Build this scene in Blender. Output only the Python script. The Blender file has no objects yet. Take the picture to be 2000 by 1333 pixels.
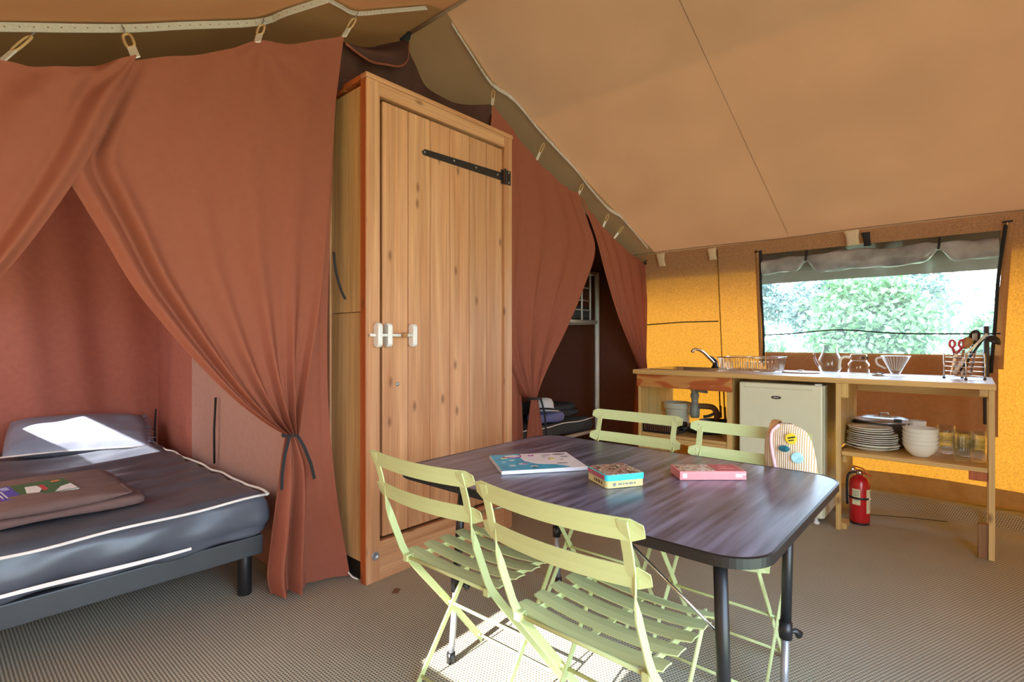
import bpy, bmesh, math, random
import numpy as np
from mathutils import Vector, Matrix, Euler
random.seed(7); rng = np.random.default_rng(11)
S = bpy.context.scene
COL = S.collection
PI = math.pi

# ------------------------------------------------------------------ camera
TH = math.radians(41.3)
cam = bpy.data.objects.new('camera', bpy.data.cameras.new('camera'))
COL.objects.link(cam)
cam.location = (0, 0, 1.15)
cam.rotation_euler = (PI/2, 0, TH - PI/2)
cam.data.sensor_width = 36.0
cam.data.lens = 36.0*1025/2000
cam.data.shift_y = -2.5/2000
cam.data.clip_start = 0.05
S.camera = cam

# ------------------------------------------------------------------ sky, sun, exposure
W = bpy.data.worlds.new('sky'); S.world = W; W.use_nodes = True
wn = W.node_tree.nodes; wl = W.node_tree.links
bg = wn['Background']
tc = wn.new('ShaderNodeTexCoord'); sx = wn.new('ShaderNodeSeparateXYZ')
wl.new(tc.outputs['Generated'], sx.inputs[0])
rmp = wn.new('ShaderNodeValToRGB')
rmp.color_ramp.elements[0].position = 0.0; rmp.color_ramp.elements[0].color = (0.72, 0.87, 1.0, 1)
rmp.color_ramp.elements[1].position = 0.7; rmp.color_ramp.elements[1].color = (0.45, 0.66, 1.0, 1)
wl.new(sx.outputs['Z'], rmp.inputs[0]); wl.new(rmp.outputs[0], bg.inputs['Color'])
bg.inputs['Strength'].default_value = 5.0
sun = bpy.data.objects.new('sun', bpy.data.lights.new('sun', 'SUN')); COL.objects.link(sun)
sun.data.energy = 12.0; sun.data.angle = 0.009; sun.data.color = (1.0, 0.96, 0.91)
sun.location = (-20, -2, 14)
sun.rotation_euler = Vector((-1.0, -0.05, 0.70)).to_track_quat('Z', 'Y').to_euler()
S.view_settings.view_transform = 'Standard'
S.view_settings.look = 'None'
S.view_settings.gamma = 1.0
S.view_settings.use_curve_mapping = False
S.view_settings.exposure = 1.2
try:
    S.cycles.max_bounces = 10; S.cycles.diffuse_bounces = 6; S.cycles.transparent_max_bounces = 24
    S.cycles.sample_clamp_indirect = 6.0
except Exception:
    pass

# ------------------------------------------------------------------ materials
def srgb(r, g, b):
    f = lambda c: (c/255/12.92) if c/255 <= 0.04045 else ((c/255+0.055)/1.055)**2.4
    return (f(r), f(g), f(b), 1)
def newmat(name):
    m = bpy.data.materials.new(name); m.use_nodes = True
    n = m.node_tree.nodes; n.clear()
    out = n.new('ShaderNodeOutputMaterial')
    return m, n, m.node_tree.links, out
def c4(c): return tuple(c) if len(c) == 4 else (c[0], c[1], c[2], 1)
def noisecol(n, l, c, amt, scale, vec=None):
    """colour c varied by +-amt with a fine noise; returns a colour socket"""
    t = n.new('ShaderNodeTexCoord'); no = n.new('ShaderNodeTexNoise')
    no.inputs['Scale'].default_value = scale; no.inputs['Detail'].default_value = 3
    l.new(t.outputs['Object'], no.inputs['Vector'])
    mr = n.new('ShaderNodeMapRange'); mr.inputs['To Min'].default_value = 1-amt; mr.inputs['To Max'].default_value = 1+amt
    mr.inputs['From Min'].default_value = 0.3; mr.inputs['From Max'].default_value = 0.7
    l.new(no.outputs['Fac'], mr.inputs['Value'])
    mx = n.new('ShaderNodeVectorMath'); mx.operation = 'SCALE'
    mx.inputs[0].default_value = c[:3]; l.new(mr.outputs[0], mx.inputs['Scale'])
    return mx.outputs[0], no
def plain(name, c, rough=0.5, metal=0.0, amt=0.06, scale=12, bump=0.0, coat=0.0, spec=0.5):
    m, n, l, out = newmat(name)
    p = n.new('ShaderNodeBsdfPrincipled'); l.new(p.outputs[0], out.inputs[0])
    col, no = noisecol(n, l, c, amt, scale)
    l.new(col, p.inputs['Base Color'])
    p.inputs['Roughness'].default_value = rough; p.inputs['Metallic'].default_value = metal
    p.inputs['Coat Weight'].default_value = coat; p.inputs['Specular IOR Level'].default_value = spec
    if bump:
        b = n.new('ShaderNodeBump'); b.inputs['Strength'].default_value = bump; b.inputs['Distance'].default_value = 0.004
        l.new(no.outputs['Fac'], b.inputs['Height']); l.new(b.outputs[0], p.inputs['Normal'])
    return m
def fabric(name, refl, trans, amt=0.10, scale=60, wrinkle=0.25, wscale=3.0):
    """woven cloth: reflects refl, lets trans through (both diffuse)"""
    m, n, l, out = newmat(name)
    cr, no = noisecol(n, l, refl, amt, scale)
    ct, _ = noisecol(n, l, trans, amt*1.6, scale)
    d = n.new('ShaderNodeBsdfDiffuse'); t = n.new('ShaderNodeBsdfTranslucent'); a = n.new('ShaderNodeAddShader')
    l.new(cr, d.inputs[0]); l.new(ct, t.inputs[0]); l.new(d.outputs[0], a.inputs[0]); l.new(t.outputs[0], a.inputs[1])
    l.new(a.outputs[0], out.inputs[0])
    tx = n.new('ShaderNodeTexCoord'); n2 = n.new('ShaderNodeTexNoise'); n2.inputs['Scale'].default_value = wscale
    n2.inputs['Detail'].default_value = 4; l.new(tx.outputs['Object'], n2.inputs['Vector'])
    b1 = n.new('ShaderNodeBump'); b1.inputs['Strength'].default_value = wrinkle; b1.inputs['Distance'].default_value = 0.05
    l.new(n2.outputs['Fac'], b1.inputs['Height'])
    n3 = n.new('ShaderNodeTexNoise'); n3.inputs['Scale'].default_value = 350; l.new(tx.outputs['Object'], n3.inputs['Vector'])
    b2 = n.new('ShaderNodeBump'); b2.inputs['Strength'].default_value = 0.15; b2.inputs['Distance'].default_value = 0.001
    l.new(n3.outputs['Fac'], b2.inputs['Height']); l.new(b1.outputs[0], b2.inputs['Normal'])
    l.new(b2.outputs[0], d.inputs['Normal'])
    return m
def wood(name, ca, cb, axis=2, knots=True, rough=0.5, rings=False, stretch=14.0, kdark=(0.16, 0.06, 0.02)):
    m, n, l, out = newmat(name)
    p = n.new('ShaderNodeBsdfPrincipled'); l.new(p.outputs[0], out.inputs[0]); p.inputs['Roughness'].default_value = rough
    t = n.new('ShaderNodeTexCoord'); oi = n.new('ShaderNodeObjectInfo')
    off = n.new('ShaderNodeVectorMath'); off.operation = 'MULTIPLY_ADD'
    off.inputs[0].default_value = (1, 1, 1)
    mu = n.new('ShaderNodeVectorMath'); mu.operation = 'SCALE'; mu.inputs[0].default_value = (7.3, 11.1, 5.7)
    l.new(oi.outputs['Random'], mu.inputs['Scale'])
    ad = n.new('ShaderNodeVectorMath'); ad.operation = 'ADD'
    l.new(t.outputs['Object'], ad.inputs[0]); l.new(mu.outputs[0], ad.inputs[1])
    n.remove(off)
    def mapped(s_across, s_along):
        mp = n.new('ShaderNodeMapping'); sc = [s_across]*3; sc[axis] = s_along
        mp.inputs['Scale'].default_value = sc; l.new(ad.outputs[0], mp.inputs['Vector']); return mp
    m1 = mapped(stretch, 0.9)
    n1 = n.new('ShaderNodeTexNoise'); n1.inputs['Scale'].default_value = 1.0; n1.inputs['Detail'].default_value = 4; n1.inputs['Distortion'].default_value = 0.6
    l.new(m1.outputs[0], n1.inputs['Vector'])
    fac = n1.outputs['Fac']
    if rings:
        wv = n.new('ShaderNodeMath'); wv.operation = 'MULTIPLY'; wv.inputs[1].default_value = 26
        n0 = n.new('ShaderNodeTexNoise'); n0.inputs['Scale'].default_value = 1.0; n0.inputs['Detail'].default_value = 1.5
        m0 = mapped(9.0, 2.6); l.new(m0.outputs[0], n0.inputs['Vector']); l.new(n0.outputs['Fac'], wv.inputs[0])
        sn = n.new('ShaderNodeMath'); sn.operation = 'SINE'; l.new(wv.outputs[0], sn.inputs[0])
        ma = n.new('ShaderNodeMath'); ma.operation = 'MULTIPLY_ADD'; ma.inputs[1].default_value = 0.5; ma.inputs[2].default_value = 0.5
        l.new(sn.outputs[0], ma.inputs[0]); fac = ma.outputs[0]
    r = n.new('ShaderNodeValToRGB'); r.color_ramp.elements[0].position = 0.32; r.color_ramp.elements[1].position = 0.68
    r.color_ramp.elements[0].color = c4(ca); r.color_ramp.elements[1].color = c4(cb); l.new(fac, r.inputs[0])
    m2 = mapped(stretch*9, 1.6)
    n2 = n.new('ShaderNodeTexNoise'); n2.inputs['Scale'].default_value = 1.0; n2.inputs['Detail'].default_value = 2; l.new(m2.outputs[0], n2.inputs['Vector'])
    mr = n.new('ShaderNodeMapRange'); mr.inputs['From Min'].default_value = 0.3; mr.inputs['From Max'].default_value = 0.7
    mr.inputs['To Min'].default_value = 0.82; mr.inputs['To Max'].default_value = 1.12; l.new(n2.outputs['Fac'], mr.inputs['Value'])
    sc = n.new('ShaderNodeVectorMath'); sc.operation = 'SCALE'; l.new(r.outputs[0], sc.inputs[0]); l.new(mr.outputs[0], sc.inputs['Scale'])
    col = sc.outputs[0]
    if knots:
        sp_ = n.new('ShaderNodeSeparateXYZ'); l.new(ad.outputs[0], sp_.inputs[0]); oth = [k for k in range(3) if k != axis]
        sm = n.new('ShaderNodeMath'); sm.operation = 'ADD'; l.new(sp_.outputs[oth[0]], sm.inputs[0]); l.new(sp_.outputs[oth[1]], sm.inputs[1])
        cb_ = n.new('ShaderNodeCombineXYZ'); l.new(sm.outputs[0], cb_.inputs[0]); l.new(sp_.outputs[axis], cb_.inputs[1])
        m3 = n.new('ShaderNodeMapping'); m3.inputs['Scale'].default_value = (7.0, 3.0, 1); l.new(cb_.outputs[0], m3.inputs['Vector'])
        v = n.new('ShaderNodeTexVoronoi'); v.voronoi_dimensions = '2D'; v.inputs['Scale'].default_value = 1.0; l.new(m3.outputs[0], v.inputs['Vector'])
        kr = n.new('ShaderNodeMapRange'); kr.inputs['From Min'].default_value = 0.03; kr.inputs['From Max'].default_value = 0.11
        kr.inputs['To Min'].default_value = 0.75; kr.inputs['To Max'].default_value = 0.0; l.new(v.outputs['Distance'], kr.inputs['Value'])
        sc3 = n.new('ShaderNodeSeparateColor'); l.new(v.outputs['Color'], sc3.inputs[0])
        gt = n.new('ShaderNodeMath'); gt.operation = 'GREATER_THAN'; gt.inputs[1].default_value = 0.62; l.new(sc3.outputs[0], gt.inputs[0])
        gm_ = n.new('ShaderNodeMath'); gm_.operation = 'MULTIPLY'; l.new(kr.outputs[0], gm_.inputs[0]); l.new(gt.outputs[0], gm_.inputs[1])
        mx = n.new('ShaderNodeMix'); mx.data_type = 'RGBA'; l.new(gm_.outputs[0], mx.inputs['Factor'])
        l.new(col, mx.inputs['A']); mx.inputs['B'].default_value = c4(kdark); col = mx.outputs['Result']
    # slight tone change from board to board
    br = n.new('ShaderNodeMapRange'); br.inputs['To Min'].default_value = 0.9; br.inputs['To Max'].default_value = 1.08
    l.new(oi.outputs['Random'], br.inputs['Value'])
    s2 = n.new('ShaderNodeVectorMath'); s2.operation = 'SCALE'; l.new(col, s2.inputs[0]); l.new(br.outputs[0], s2.inputs['Scale'])
    l.new(s2.outputs[0], p.inputs['Base Color'])
    b = n.new('ShaderNodeBump'); b.inputs['Strength'].default_value = 0.12; b.inputs['Distance'].default_value = 0.002
    l.new(n2.outputs['Fac'], b.inputs['Height']); l.new(b.outputs[0], p.inputs['Normal'])
    return m
def thin_glass(name, tint=(1, 1, 1), gloss=0.9, haze=0.0, rough=0.02):
    m, n, l, out = newmat(name)
    tr = n.new('ShaderNodeBsdfTransparent'); tr.inputs[0].default_value = c4(tint)
    g = n.new('ShaderNodeBsdfGlossy'); g.inputs['Roughness'].default_value = rough; g.inputs[0].default_value = (1, 1, 1, 1)
    lw = n.new('ShaderNodeLayerWeight'); lw.inputs['Blend'].default_value = 0.5
    pw = n.new('ShaderNodeMath'); pw.operation = 'POWER'; pw.inputs[1].default_value = 2.5; l.new(lw.outputs['Facing'], pw.inputs[0])
    mp = n.new('ShaderNodeMath'); mp.operation = 'MULTIPLY_ADD'; mp.inputs[1].default_value = 0.75*gloss; mp.inputs[2].default_value = 0.03; l.new(pw.outputs[0], mp.inputs[0])
    mx = n.new('ShaderNodeMixShader'); l.new(mp.outputs[0], mx.inputs[0]); l.new(tr.outputs[0], mx.inputs[1]); l.new(g.outputs[0], mx.inputs[2])
    res = mx
    if haze:
        d = n.new('ShaderNodeBsdfTranslucent'); d.inputs[0].default_value = (0.9, 0.92, 0.92, 1)
        no = n.new('ShaderNodeTexNoise'); no.inputs['Scale'].default_value = 9; no.inputs['Detail'].default_value = 5
        tx = n.new('ShaderNodeTexCoord'); l.new(tx.outputs['Object'], no.inputs['Vector'])
        mr = n.new('ShaderNodeMapRange'); mr.inputs['To Min'].default_value = haze*0.5; mr.inputs['To Max'].default_value = haze*1.5
        l.new(no.outputs['Fac'], mr.inputs['Value'])
        res = n.new('ShaderNodeMixShader'); l.new(mr.outputs[0], res.inputs[0]); l.new(mx.outputs[0], res.inputs[1]); l.new(d.outputs[0], res.inputs[2])
    l.new(res.outputs[0], out.inputs[0])
    return m

M = {}
M['roof'] = fabric('roof_canvas', (0.29, 0.175, 0.095), (0.038, 0.0145, 0.0050), amt=0.05, scale=2.0, wrinkle=0.25, wscale=1.2)
M['roof_shaded'] = fabric('shaded_roof_canvas', (0.36, 0.205, 0.095), (0.010, 0.005, 0.0018), amt=0.06, scale=2.0, wrinkle=0.25, wscale=1.2)  # same roof, dimmer cloth: shade over the cabins put into the material
M['wall'] = fabric('wall_canvas', (0.38, 0.21, 0.11), (0.20, 0.067, 0.004), amt=0.16, scale=90, wrinkle=0.15, wscale=2.5)
M['flap'] = fabric('brown_flap_canvas', (0.36, 0.21, 0.10), (0.066, 0.027, 0.0075), amt=0.06, scale=40)
M['valance'] = fabric('fly_canvas', (0.055, 0.040, 0.028), (0.006, 0.004, 0.003), amt=0.06, scale=20)
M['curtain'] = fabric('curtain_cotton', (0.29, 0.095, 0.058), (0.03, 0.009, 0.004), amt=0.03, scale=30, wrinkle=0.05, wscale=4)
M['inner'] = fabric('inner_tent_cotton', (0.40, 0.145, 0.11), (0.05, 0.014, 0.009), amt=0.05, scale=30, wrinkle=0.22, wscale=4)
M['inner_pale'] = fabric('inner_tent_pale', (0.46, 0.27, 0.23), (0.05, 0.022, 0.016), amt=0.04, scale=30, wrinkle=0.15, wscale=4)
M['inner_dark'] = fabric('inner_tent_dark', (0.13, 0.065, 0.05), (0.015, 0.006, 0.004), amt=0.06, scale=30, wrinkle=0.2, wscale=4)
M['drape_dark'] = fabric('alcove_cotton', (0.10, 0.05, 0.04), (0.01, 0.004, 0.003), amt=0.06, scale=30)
M['diffuser'] = fabric('added_diffuser_cloth', (0.55, 0.50, 0.45), (0.34, 0.27, 0.22), amt=0.03, scale=40)
M['shade_fly'] = fabric('shade_fly_canvas', (0.40, 0.34, 0.27), (0.30, 0.25, 0.19), amt=0.05, scale=5)
M['ridge_tape'] = plain('ridge_tape', (0.40, 0.27, 0.18), 0.85)
M['mud_flap'] = fabric('olive_mud_flap', (0.42, 0.28, 0.11), (0.05, 0.026, 0.006), amt=0.08, scale=20)
M['bench_dark'] = wood('dark_bench_offcut', (0.22, 0.10, 0.035), (0.30, 0.15, 0.055), 2, knots=False)
M['cast'] = plain('dark_cast_aluminium', (0.11, 0.11, 0.115), 0.4, metal=0.3)
M['webbing'] = plain('white_webbing', (0.62, 0.57, 0.50), 0.8, amt=0.08, scale=120)
M['seam'] = plain('seam_tape', (0.26, 0.15, 0.085), 0.9)
M['seam_orange'] = plain('seam_dark_thread', (0.20, 0.10, 0.02), 0.9)
M['tab'] = fabric('beige_tab_cotton', (0.66, 0.55, 0.36), (0.15, 0.1, 0.04), amt=0.05, scale=50)
M['elastic'] = plain('elastic_cord', (0.72, 0.50, 0.24), 0.6)
M['white_plastic'] = plain('white_plastic', (0.78, 0.76, 0.70), 0.4)
M['black'] = plain('black_paint', (0.012, 0.012, 0.013), 0.38)
M['black_cloth'] = plain('black_webbing', (0.02, 0.02, 0.022), 0.9)
M['pine'] = wood('pine_boards', (0.46, 0.20, 0.085), (0.62, 0.33, 0.165), 2)
M['pine_h'] = wood('pine_rails', (0.48, 0.215, 0.09), (0.63, 0.34, 0.17), 0)
M['pine_red'] = wood('stained_pine_edge', (0.42, 0.095, 0.020), (0.50, 0.14, 0.035), 2)
M['ply'] = wood('plywood', (0.56, 0.34, 0.14), (0.64, 0.42, 0.19), 2, knots=False, stretch=5)
M['bench'] = wood('bench_pine', (0.56, 0.35, 0.11), (0.70, 0.48, 0.18), 2, knots=True)
M['bench_y'] = wood('bench_pine_lengthwise', (0.58, 0.35, 0.11), (0.70, 0.46, 0.17), 1, knots=False)
M['apron'] = wood('apron_red_pine', (0.47, 0.115, 0.025), (0.62, 0.28, 0.08), 1, knots=False, rings=True)
M['worktop'] = plain('laminate_worktop', (0.60, 0.50, 0.42), 0.33, amt=0.10, scale=30, spec=0.7)
M['steel'] = plain('brushed_steel', (0.62, 0.62, 0.60), 0.25, metal=1.0)
M['chrome'] = plain('chrome', (0.82, 0.82, 0.82), 0.1, metal=1.0)
M['zinc'] = plain('grey_tube_steel', (0.36, 0.37, 0.40), 0.4, metal=0.6)
M['fridge'] = plain('fridge_enamel', (0.76, 0.77, 0.56), 0.35, amt=0.02)
M['dark_gap'] = plain('dark_gasket', (0.03, 0.03, 0.025), 0.8)
M['chair'] = plain('sage_green_enamel', (0.54, 0.61, 0.28), 0.42, amt=0.04, scale=8)
M['rivet'] = plain('pale_rivet', (0.66, 0.72, 0.50), 0.35)
M['china'] = plain('white_china', (0.87, 0.87, 0.76), 0.2, amt=0.02)
M['enamel'] = plain('cream_enamel', (0.62, 0.60, 0.44), 0.3)
M['red'] = plain('red_enamel', (0.50, 0.012, 0.015), 0.25, coat=0.3)
M['label'] = plain('cream_label', (0.72, 0.68, 0.40), 0.6)
M['mattress'] = plain('charcoal_mattress_cover', (0.085, 0.095, 0.120), 0.36, amt=0.2, scale=6, bump=0.7)
M['pillow'] = plain('slate_pillow_cover', (0.24, 0.26, 0.33), 0.38, amt=0.12, scale=9, bump=0.6)
M['piping'] = plain('white_piping', (0.82, 0.78, 0.74), 0.6)
M['bedframe'] = plain('dark_bed_steel', (0.055, 0.06, 0.065), 0.4)
M['blanket'] = plain('brown_blanket', (0.17, 0.10, 0.09), 0.85, amt=0.12, scale=14, bump=0.3)
M['darkcloth'] = plain('dark_bedding', (0.045, 0.05, 0.052), 0.8, amt=0.2, scale=12, bump=0.5)
M['bluecloth'] = plain('periwinkle_cloth', (0.17, 0.18, 0.36), 0.8)
M['straw'] = plain('white_straw', (0.80, 0.80, 0.80), 0.7, amt=0.1, scale=150, bump=0.3)
M['white_metal'] = plain('white_bunk_steel', (0.72, 0.70, 0.62), 0.35)
M['rope'] = plain('black_rope', (0.02, 0.018, 0.018), 0.8)
M['glass'] = thin_glass('clear_glass', (0.93, 0.95, 0.95), 1.0)
M['glass_tint'] = thin_glass('amber_glass', (0.95, 0.93, 0.88), 1.0)
M['pane'] = thin_glass('clear_window_vinyl', (0.93, 0.95, 0.95), 0.25, haze=0.06, rough=0.1)
M['vinyl'] = plain('grey_rolled_vinyl', (0.30, 0.31, 0.31), 0.2, amt=0.4, scale=7, bump=0.6)
M['pan'] = plain('black_nonstick', (0.015, 0.018, 0.018), 0.4)
M['spoonwood'] = plain('spoon_wood', (0.45, 0.22, 0.08), 0.6)
M['redplastic'] = plain('red_plastic', (0.55, 0.03, 0.05), 0.35)
M['pink'] = plain('pink_card', (0.80, 0.30, 0.30), 0.5)
M['pipe_grey'] = plain('grey_drain_plastic', (0.26, 0.27, 0.22), 0.4)
M['pipe_brown'] = plain('brown_hose', (0.14, 0.07, 0.03), 0.5)
M['cream'] = plain('cream_paper', (0.85, 0.80, 0.72), 0.6)
M['leaf'] = fabric('leaf_green', (0.075, 0.15, 0.075), (0.05, 0.10, 0.04), amt=0.3, scale=5)
M['leaf_blue'] = fabric('leaf_blue_green', (0.085, 0.135, 0.13), (0.04, 0.07, 0.06), amt=0.3, scale=5)
M['bark'] = plain('bark', (0.10, 0.08, 0.06), 0.9, amt=0.3)
M['lawn'] = plain('lawn', (0.42, 0.46, 0.24), 0.95, amt=0.2, scale=1.5)

def floor_material():
    m, n, l, out = newmat('woven_matting')
    p = n.new('ShaderNodeBsdfPrincipled'); l.new(p.outputs[0], out.inputs[0]); p.inputs['Roughness'].default_value = 0.8
    p.inputs['Specular IOR Level'].default_value = 0.25
    t = n.new('ShaderNodeTexCoord'); sp = n.new('ShaderNodeSeparateXYZ'); l.new(t.outputs['Object'], sp.inputs[0])
    def M2(op, a, b):
        x = n.new('ShaderNodeMath'); x.operation = op
        for i, v in enumerate((a, b)):
            if v is None: continue
            if hasattr(v, 'name'): l.new(v, x.inputs[i])
            else: x.inputs[i].default_value = v
        return x.outputs[0]
    k = 2*PI/0.0108
    # cords run along Y; every cord is crossed by little twists, set off from row to row
    sxw = M2('SINE', M2('MULTIPLY', sp.outputs['X'], k), None)
    ph = M2('MULTIPLY', M2('FLOOR', M2('MULTIPLY', sp.outputs['X'], 1/0.0108), None), 2.2)
    syw = M2('SINE', M2('ADD', M2('MULTIPLY', sp.outputs['Y'], 2*PI/0.0125), ph), None)
    h = M2('ADD', M2('MULTIPLY', sxw, 0.52), M2('MULTIPLY', syw, 0.48))
    h01 = M2('MULTIPLY_ADD', h, 0.5); 
    nd = h01.node; nd.inputs[2].default_value = 0.5
    no = n.new('ShaderNodeTexNoise'); no.inputs['Scale'].default_value = 1.6; no.inputs['Detail'].default_value = 3; l.new(t.outputs['Object'], no.inputs['Vector'])
    r = n.new('ShaderNodeValToRGB'); e = r.color_ramp.elements
    e[0].position = 0.18; e[0].color = (0.10, 0.090, 0.060, 1); e[1].position = 0.72; e[1].color = (0.60, 0.57, 0.45, 1)
    l.new(h01, r.inputs[0])
    mr = n.new('ShaderNodeMapRange'); mr.inputs['To Min'].default_value = 0.78; mr.inputs['To Max'].default_value = 1.2; l.new(no.outputs['Fac'], mr.inputs['Value'])
    sc = n.new('ShaderNodeVectorMath'); sc.operation = 'SCALE'; l.new(r.outputs[0], sc.inputs[0]); l.new(mr.outputs[0], sc.inputs['Scale'])
    l.new(sc.outputs[0], p.inputs['Base Color'])
    b = n.new('ShaderNodeBump'); b.inputs['Strength'].default_value = 0.5; b.inputs['Distance'].default_value = 0.003
    l.new(h01, b.inputs['Height']); l.new(b.outputs[0], p.inputs['Normal'])
    return m
M['floor'] = floor_material()
def table_material():
    m, n, l, out = newmat('dark_wood_laminate')
    p = n.new('ShaderNodeBsdfPrincipled'); l.new(p.outputs[0], out.inputs[0]); p.inputs['Roughness'].default_value = 0.30
    p.inputs['Specular IOR Level'].default_value = 0.75
    t = n.new('ShaderNodeTexCoord'); mp = n.new('ShaderNodeMapping'); mp.inputs['Scale'].default_value = (2.6, 38, 38); l.new(t.outputs['Object'], mp.inputs['Vector'])
    no = n.new('ShaderNodeTexNoise'); no.inputs['Scale'].default_value = 1.0; no.inputs['Detail'].default_value = 6; l.new(mp.outputs[0], no.inputs['Vector'])
    r = n.new('ShaderNodeValToRGB'); e = r.color_ramp.elements
    e[0].position = 0.36; e[0].color = (0.050, 0.058, 0.090, 1); e[1].position = 0.66; e[1].color = (0.21, 0.22, 0.31, 1)
    l.new(no.outputs['Fac'], r.inputs[0]); l.new(r.outputs[0], p.inputs['Base Color'])
    mr = n.new('ShaderNodeMapRange'); mr.inputs['To Min'].default_value = 0.25; mr.inputs['To Max'].default_value = 0.33; l.new(no.outputs['Fac'], mr.inputs['Value']); l.new(mr.outputs[0], p.inputs['Roughness'])
    b = n.new('ShaderNodeBump'); b.inputs['Strength'].default_value = 0.03; b.inputs['Distance'].default_value = 0.0005; l.new(no.outputs['Fac'], b.inputs['Height']); l.new(b.outputs[0], p.inputs['Normal'])
    return m
M['table'] = table_material()
def print_material(name, cols, scale, seed=0.0, rough=0.45):
    """a busy printed picture: hard-edged colour patches"""
    m, n, l, out = newmat(name)
    p = n.new('ShaderNodeBsdfPrincipled'); l.new(p.outputs[0], out.inputs[0]); p.inputs['Roughness'].default_value = rough
    t = n.new('ShaderNodeTexCoord'); mp = n.new('ShaderNodeMapping'); mp.inputs['Location'].default_value = (seed, seed*0.7, seed*1.3); l.new(t.outputs['Object'], mp.inputs['Vector'])
    no = n.new('ShaderNodeTexNoise'); no.inputs['Scale'].default_value = scale; no.inputs['Detail'].default_value = 2.5; no.inputs['Distortion'].default_value = 1.2; l.new(mp.outputs[0], no.inputs['Vector'])
    r = n.new('ShaderNodeValToRGB'); r.color_ramp.interpolation = 'CONSTANT'
    for i, c in enumerate(cols):
        pos = 0.30 + 0.42*i/len(cols)
        if i == 0: r.color_ramp.elements[0].position = 0.0; r.color_ramp.elements[0].color = c4(c)
        elif i == 1: r.color_ramp.elements[1].position = pos; r.color_ramp.elements[1].color = c4(c)
        else:
            el = r.color_ramp.elements.new(pos); el.color = c4(c)
    l.new(no.outputs['Fac'], r.inputs[0]); l.new(r.outputs[0], p.inputs['Base Color'])
    return m
M['print_lake'] = print_material('tin_lid_picture', [(0.03, 0.03, 0.03), (0.35, 0.28, 0.12), (0.55, 0.50, 0.42), (0.14, 0.07, 0.04), (0.55, 0.25, 0.2), (0.30, 0.34, 0.2), (0.7, 0.68, 0.62)], 26, 2.0)
M['print_game'] = print_material('game_box_picture', [(0.10, 0.07, 0.06), (0.60, 0.52, 0.40), (0.7, 0.68, 0.62), (0.45, 0.2, 0.1), (0.35, 0.36, 0.34), (0.62, 0.55, 0.38)], 30, 5.0)
M['sky_blue'] = plain('cover_turquoise', (0.03, 0.42, 0.62), 0.35, amt=0.2, scale=20)
M['cyan'] = plain('tin_cyan', (0.05, 0.62, 0.72), 0.3)
M['tin_yellow'] = plain('tin_cream_yellow', (0.72, 0.62, 0.26), 0.35)
M['cover_white'] = plain('cover_white', (0.80, 0.80, 0.82), 0.35)
M['crimson'] = plain('crimson_card', (0.52, 0.11, 0.13), 0.45)
M['blue_ink'] = plain('royal_blue_print', (0.045, 0.06, 0.42), 0.35)
M['purple_ink'] = plain('magenta_print', (0.26, 0.02, 0.16), 0.4)
M['green_ink'] = plain('forest_green_print', (0.02, 0.13, 0.05), 0.4)
M['orange_ink'] = plain('orange_print', (0.65, 0.16, 0.05), 0.4)
M['yellow_badge'] = plain('yellow_badge', (0.80, 0.62, 0.04), 0.3)
M['teal_badge'] = plain('teal_badge', (0.02, 0.17, 0.22), 0.25, amt=0.5, scale=60)
M['ice_badge'] = plain('ice_blue_badge', (0.45, 0.78, 0.82), 0.25, amt=0.15, scale=60)
M['brown_fabric'] = plain('tan_strap', (0.42, 0.20, 0.07), 0.8)
M['rosepiping'] = plain('rose_piping', (0.86, 0.55, 0.58), 0.6)
def corduroy():
    m, n, l, out = newmat('striped_corduroy')
    p = n.new('ShaderNodeBsdfPrincipled'); l.new(p.outputs[0], out.inputs[0]); p.inputs['Roughness'].default_value = 0.8
    t = n.new('ShaderNodeTexCoord'); w = n.new('ShaderNodeTexWave'); w.bands_direction = 'Y'; w.inputs['Scale'].default_value = 42; w.inputs['Distortion'].default_value = 0.6
    l.new(t.outputs['Object'], w.inputs['Vector'])
    r = n.new('ShaderNodeValToRGB'); e = r.color_ramp.elements; e[0].position = 0.3; e[0].color = (0.62, 0.40, 0.20, 1); e[1].position = 0.7; e[1].color = (0.84, 0.76, 0.64, 1)
    l.new(w.outputs['Fac'], r.inputs[0]); l.new(r.outputs[0], p.inputs['Base Color'])
    b = n.new('ShaderNodeBump'); b.inputs['Strength'].default_value = 0.6; b.inputs['Distance'].default_value = 0.003; l.new(w.outputs['Fac'], b.inputs['Height']); l.new(b.outputs[0], p.inputs['Normal'])
    return m
M['cord'] = corduroy()

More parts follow.
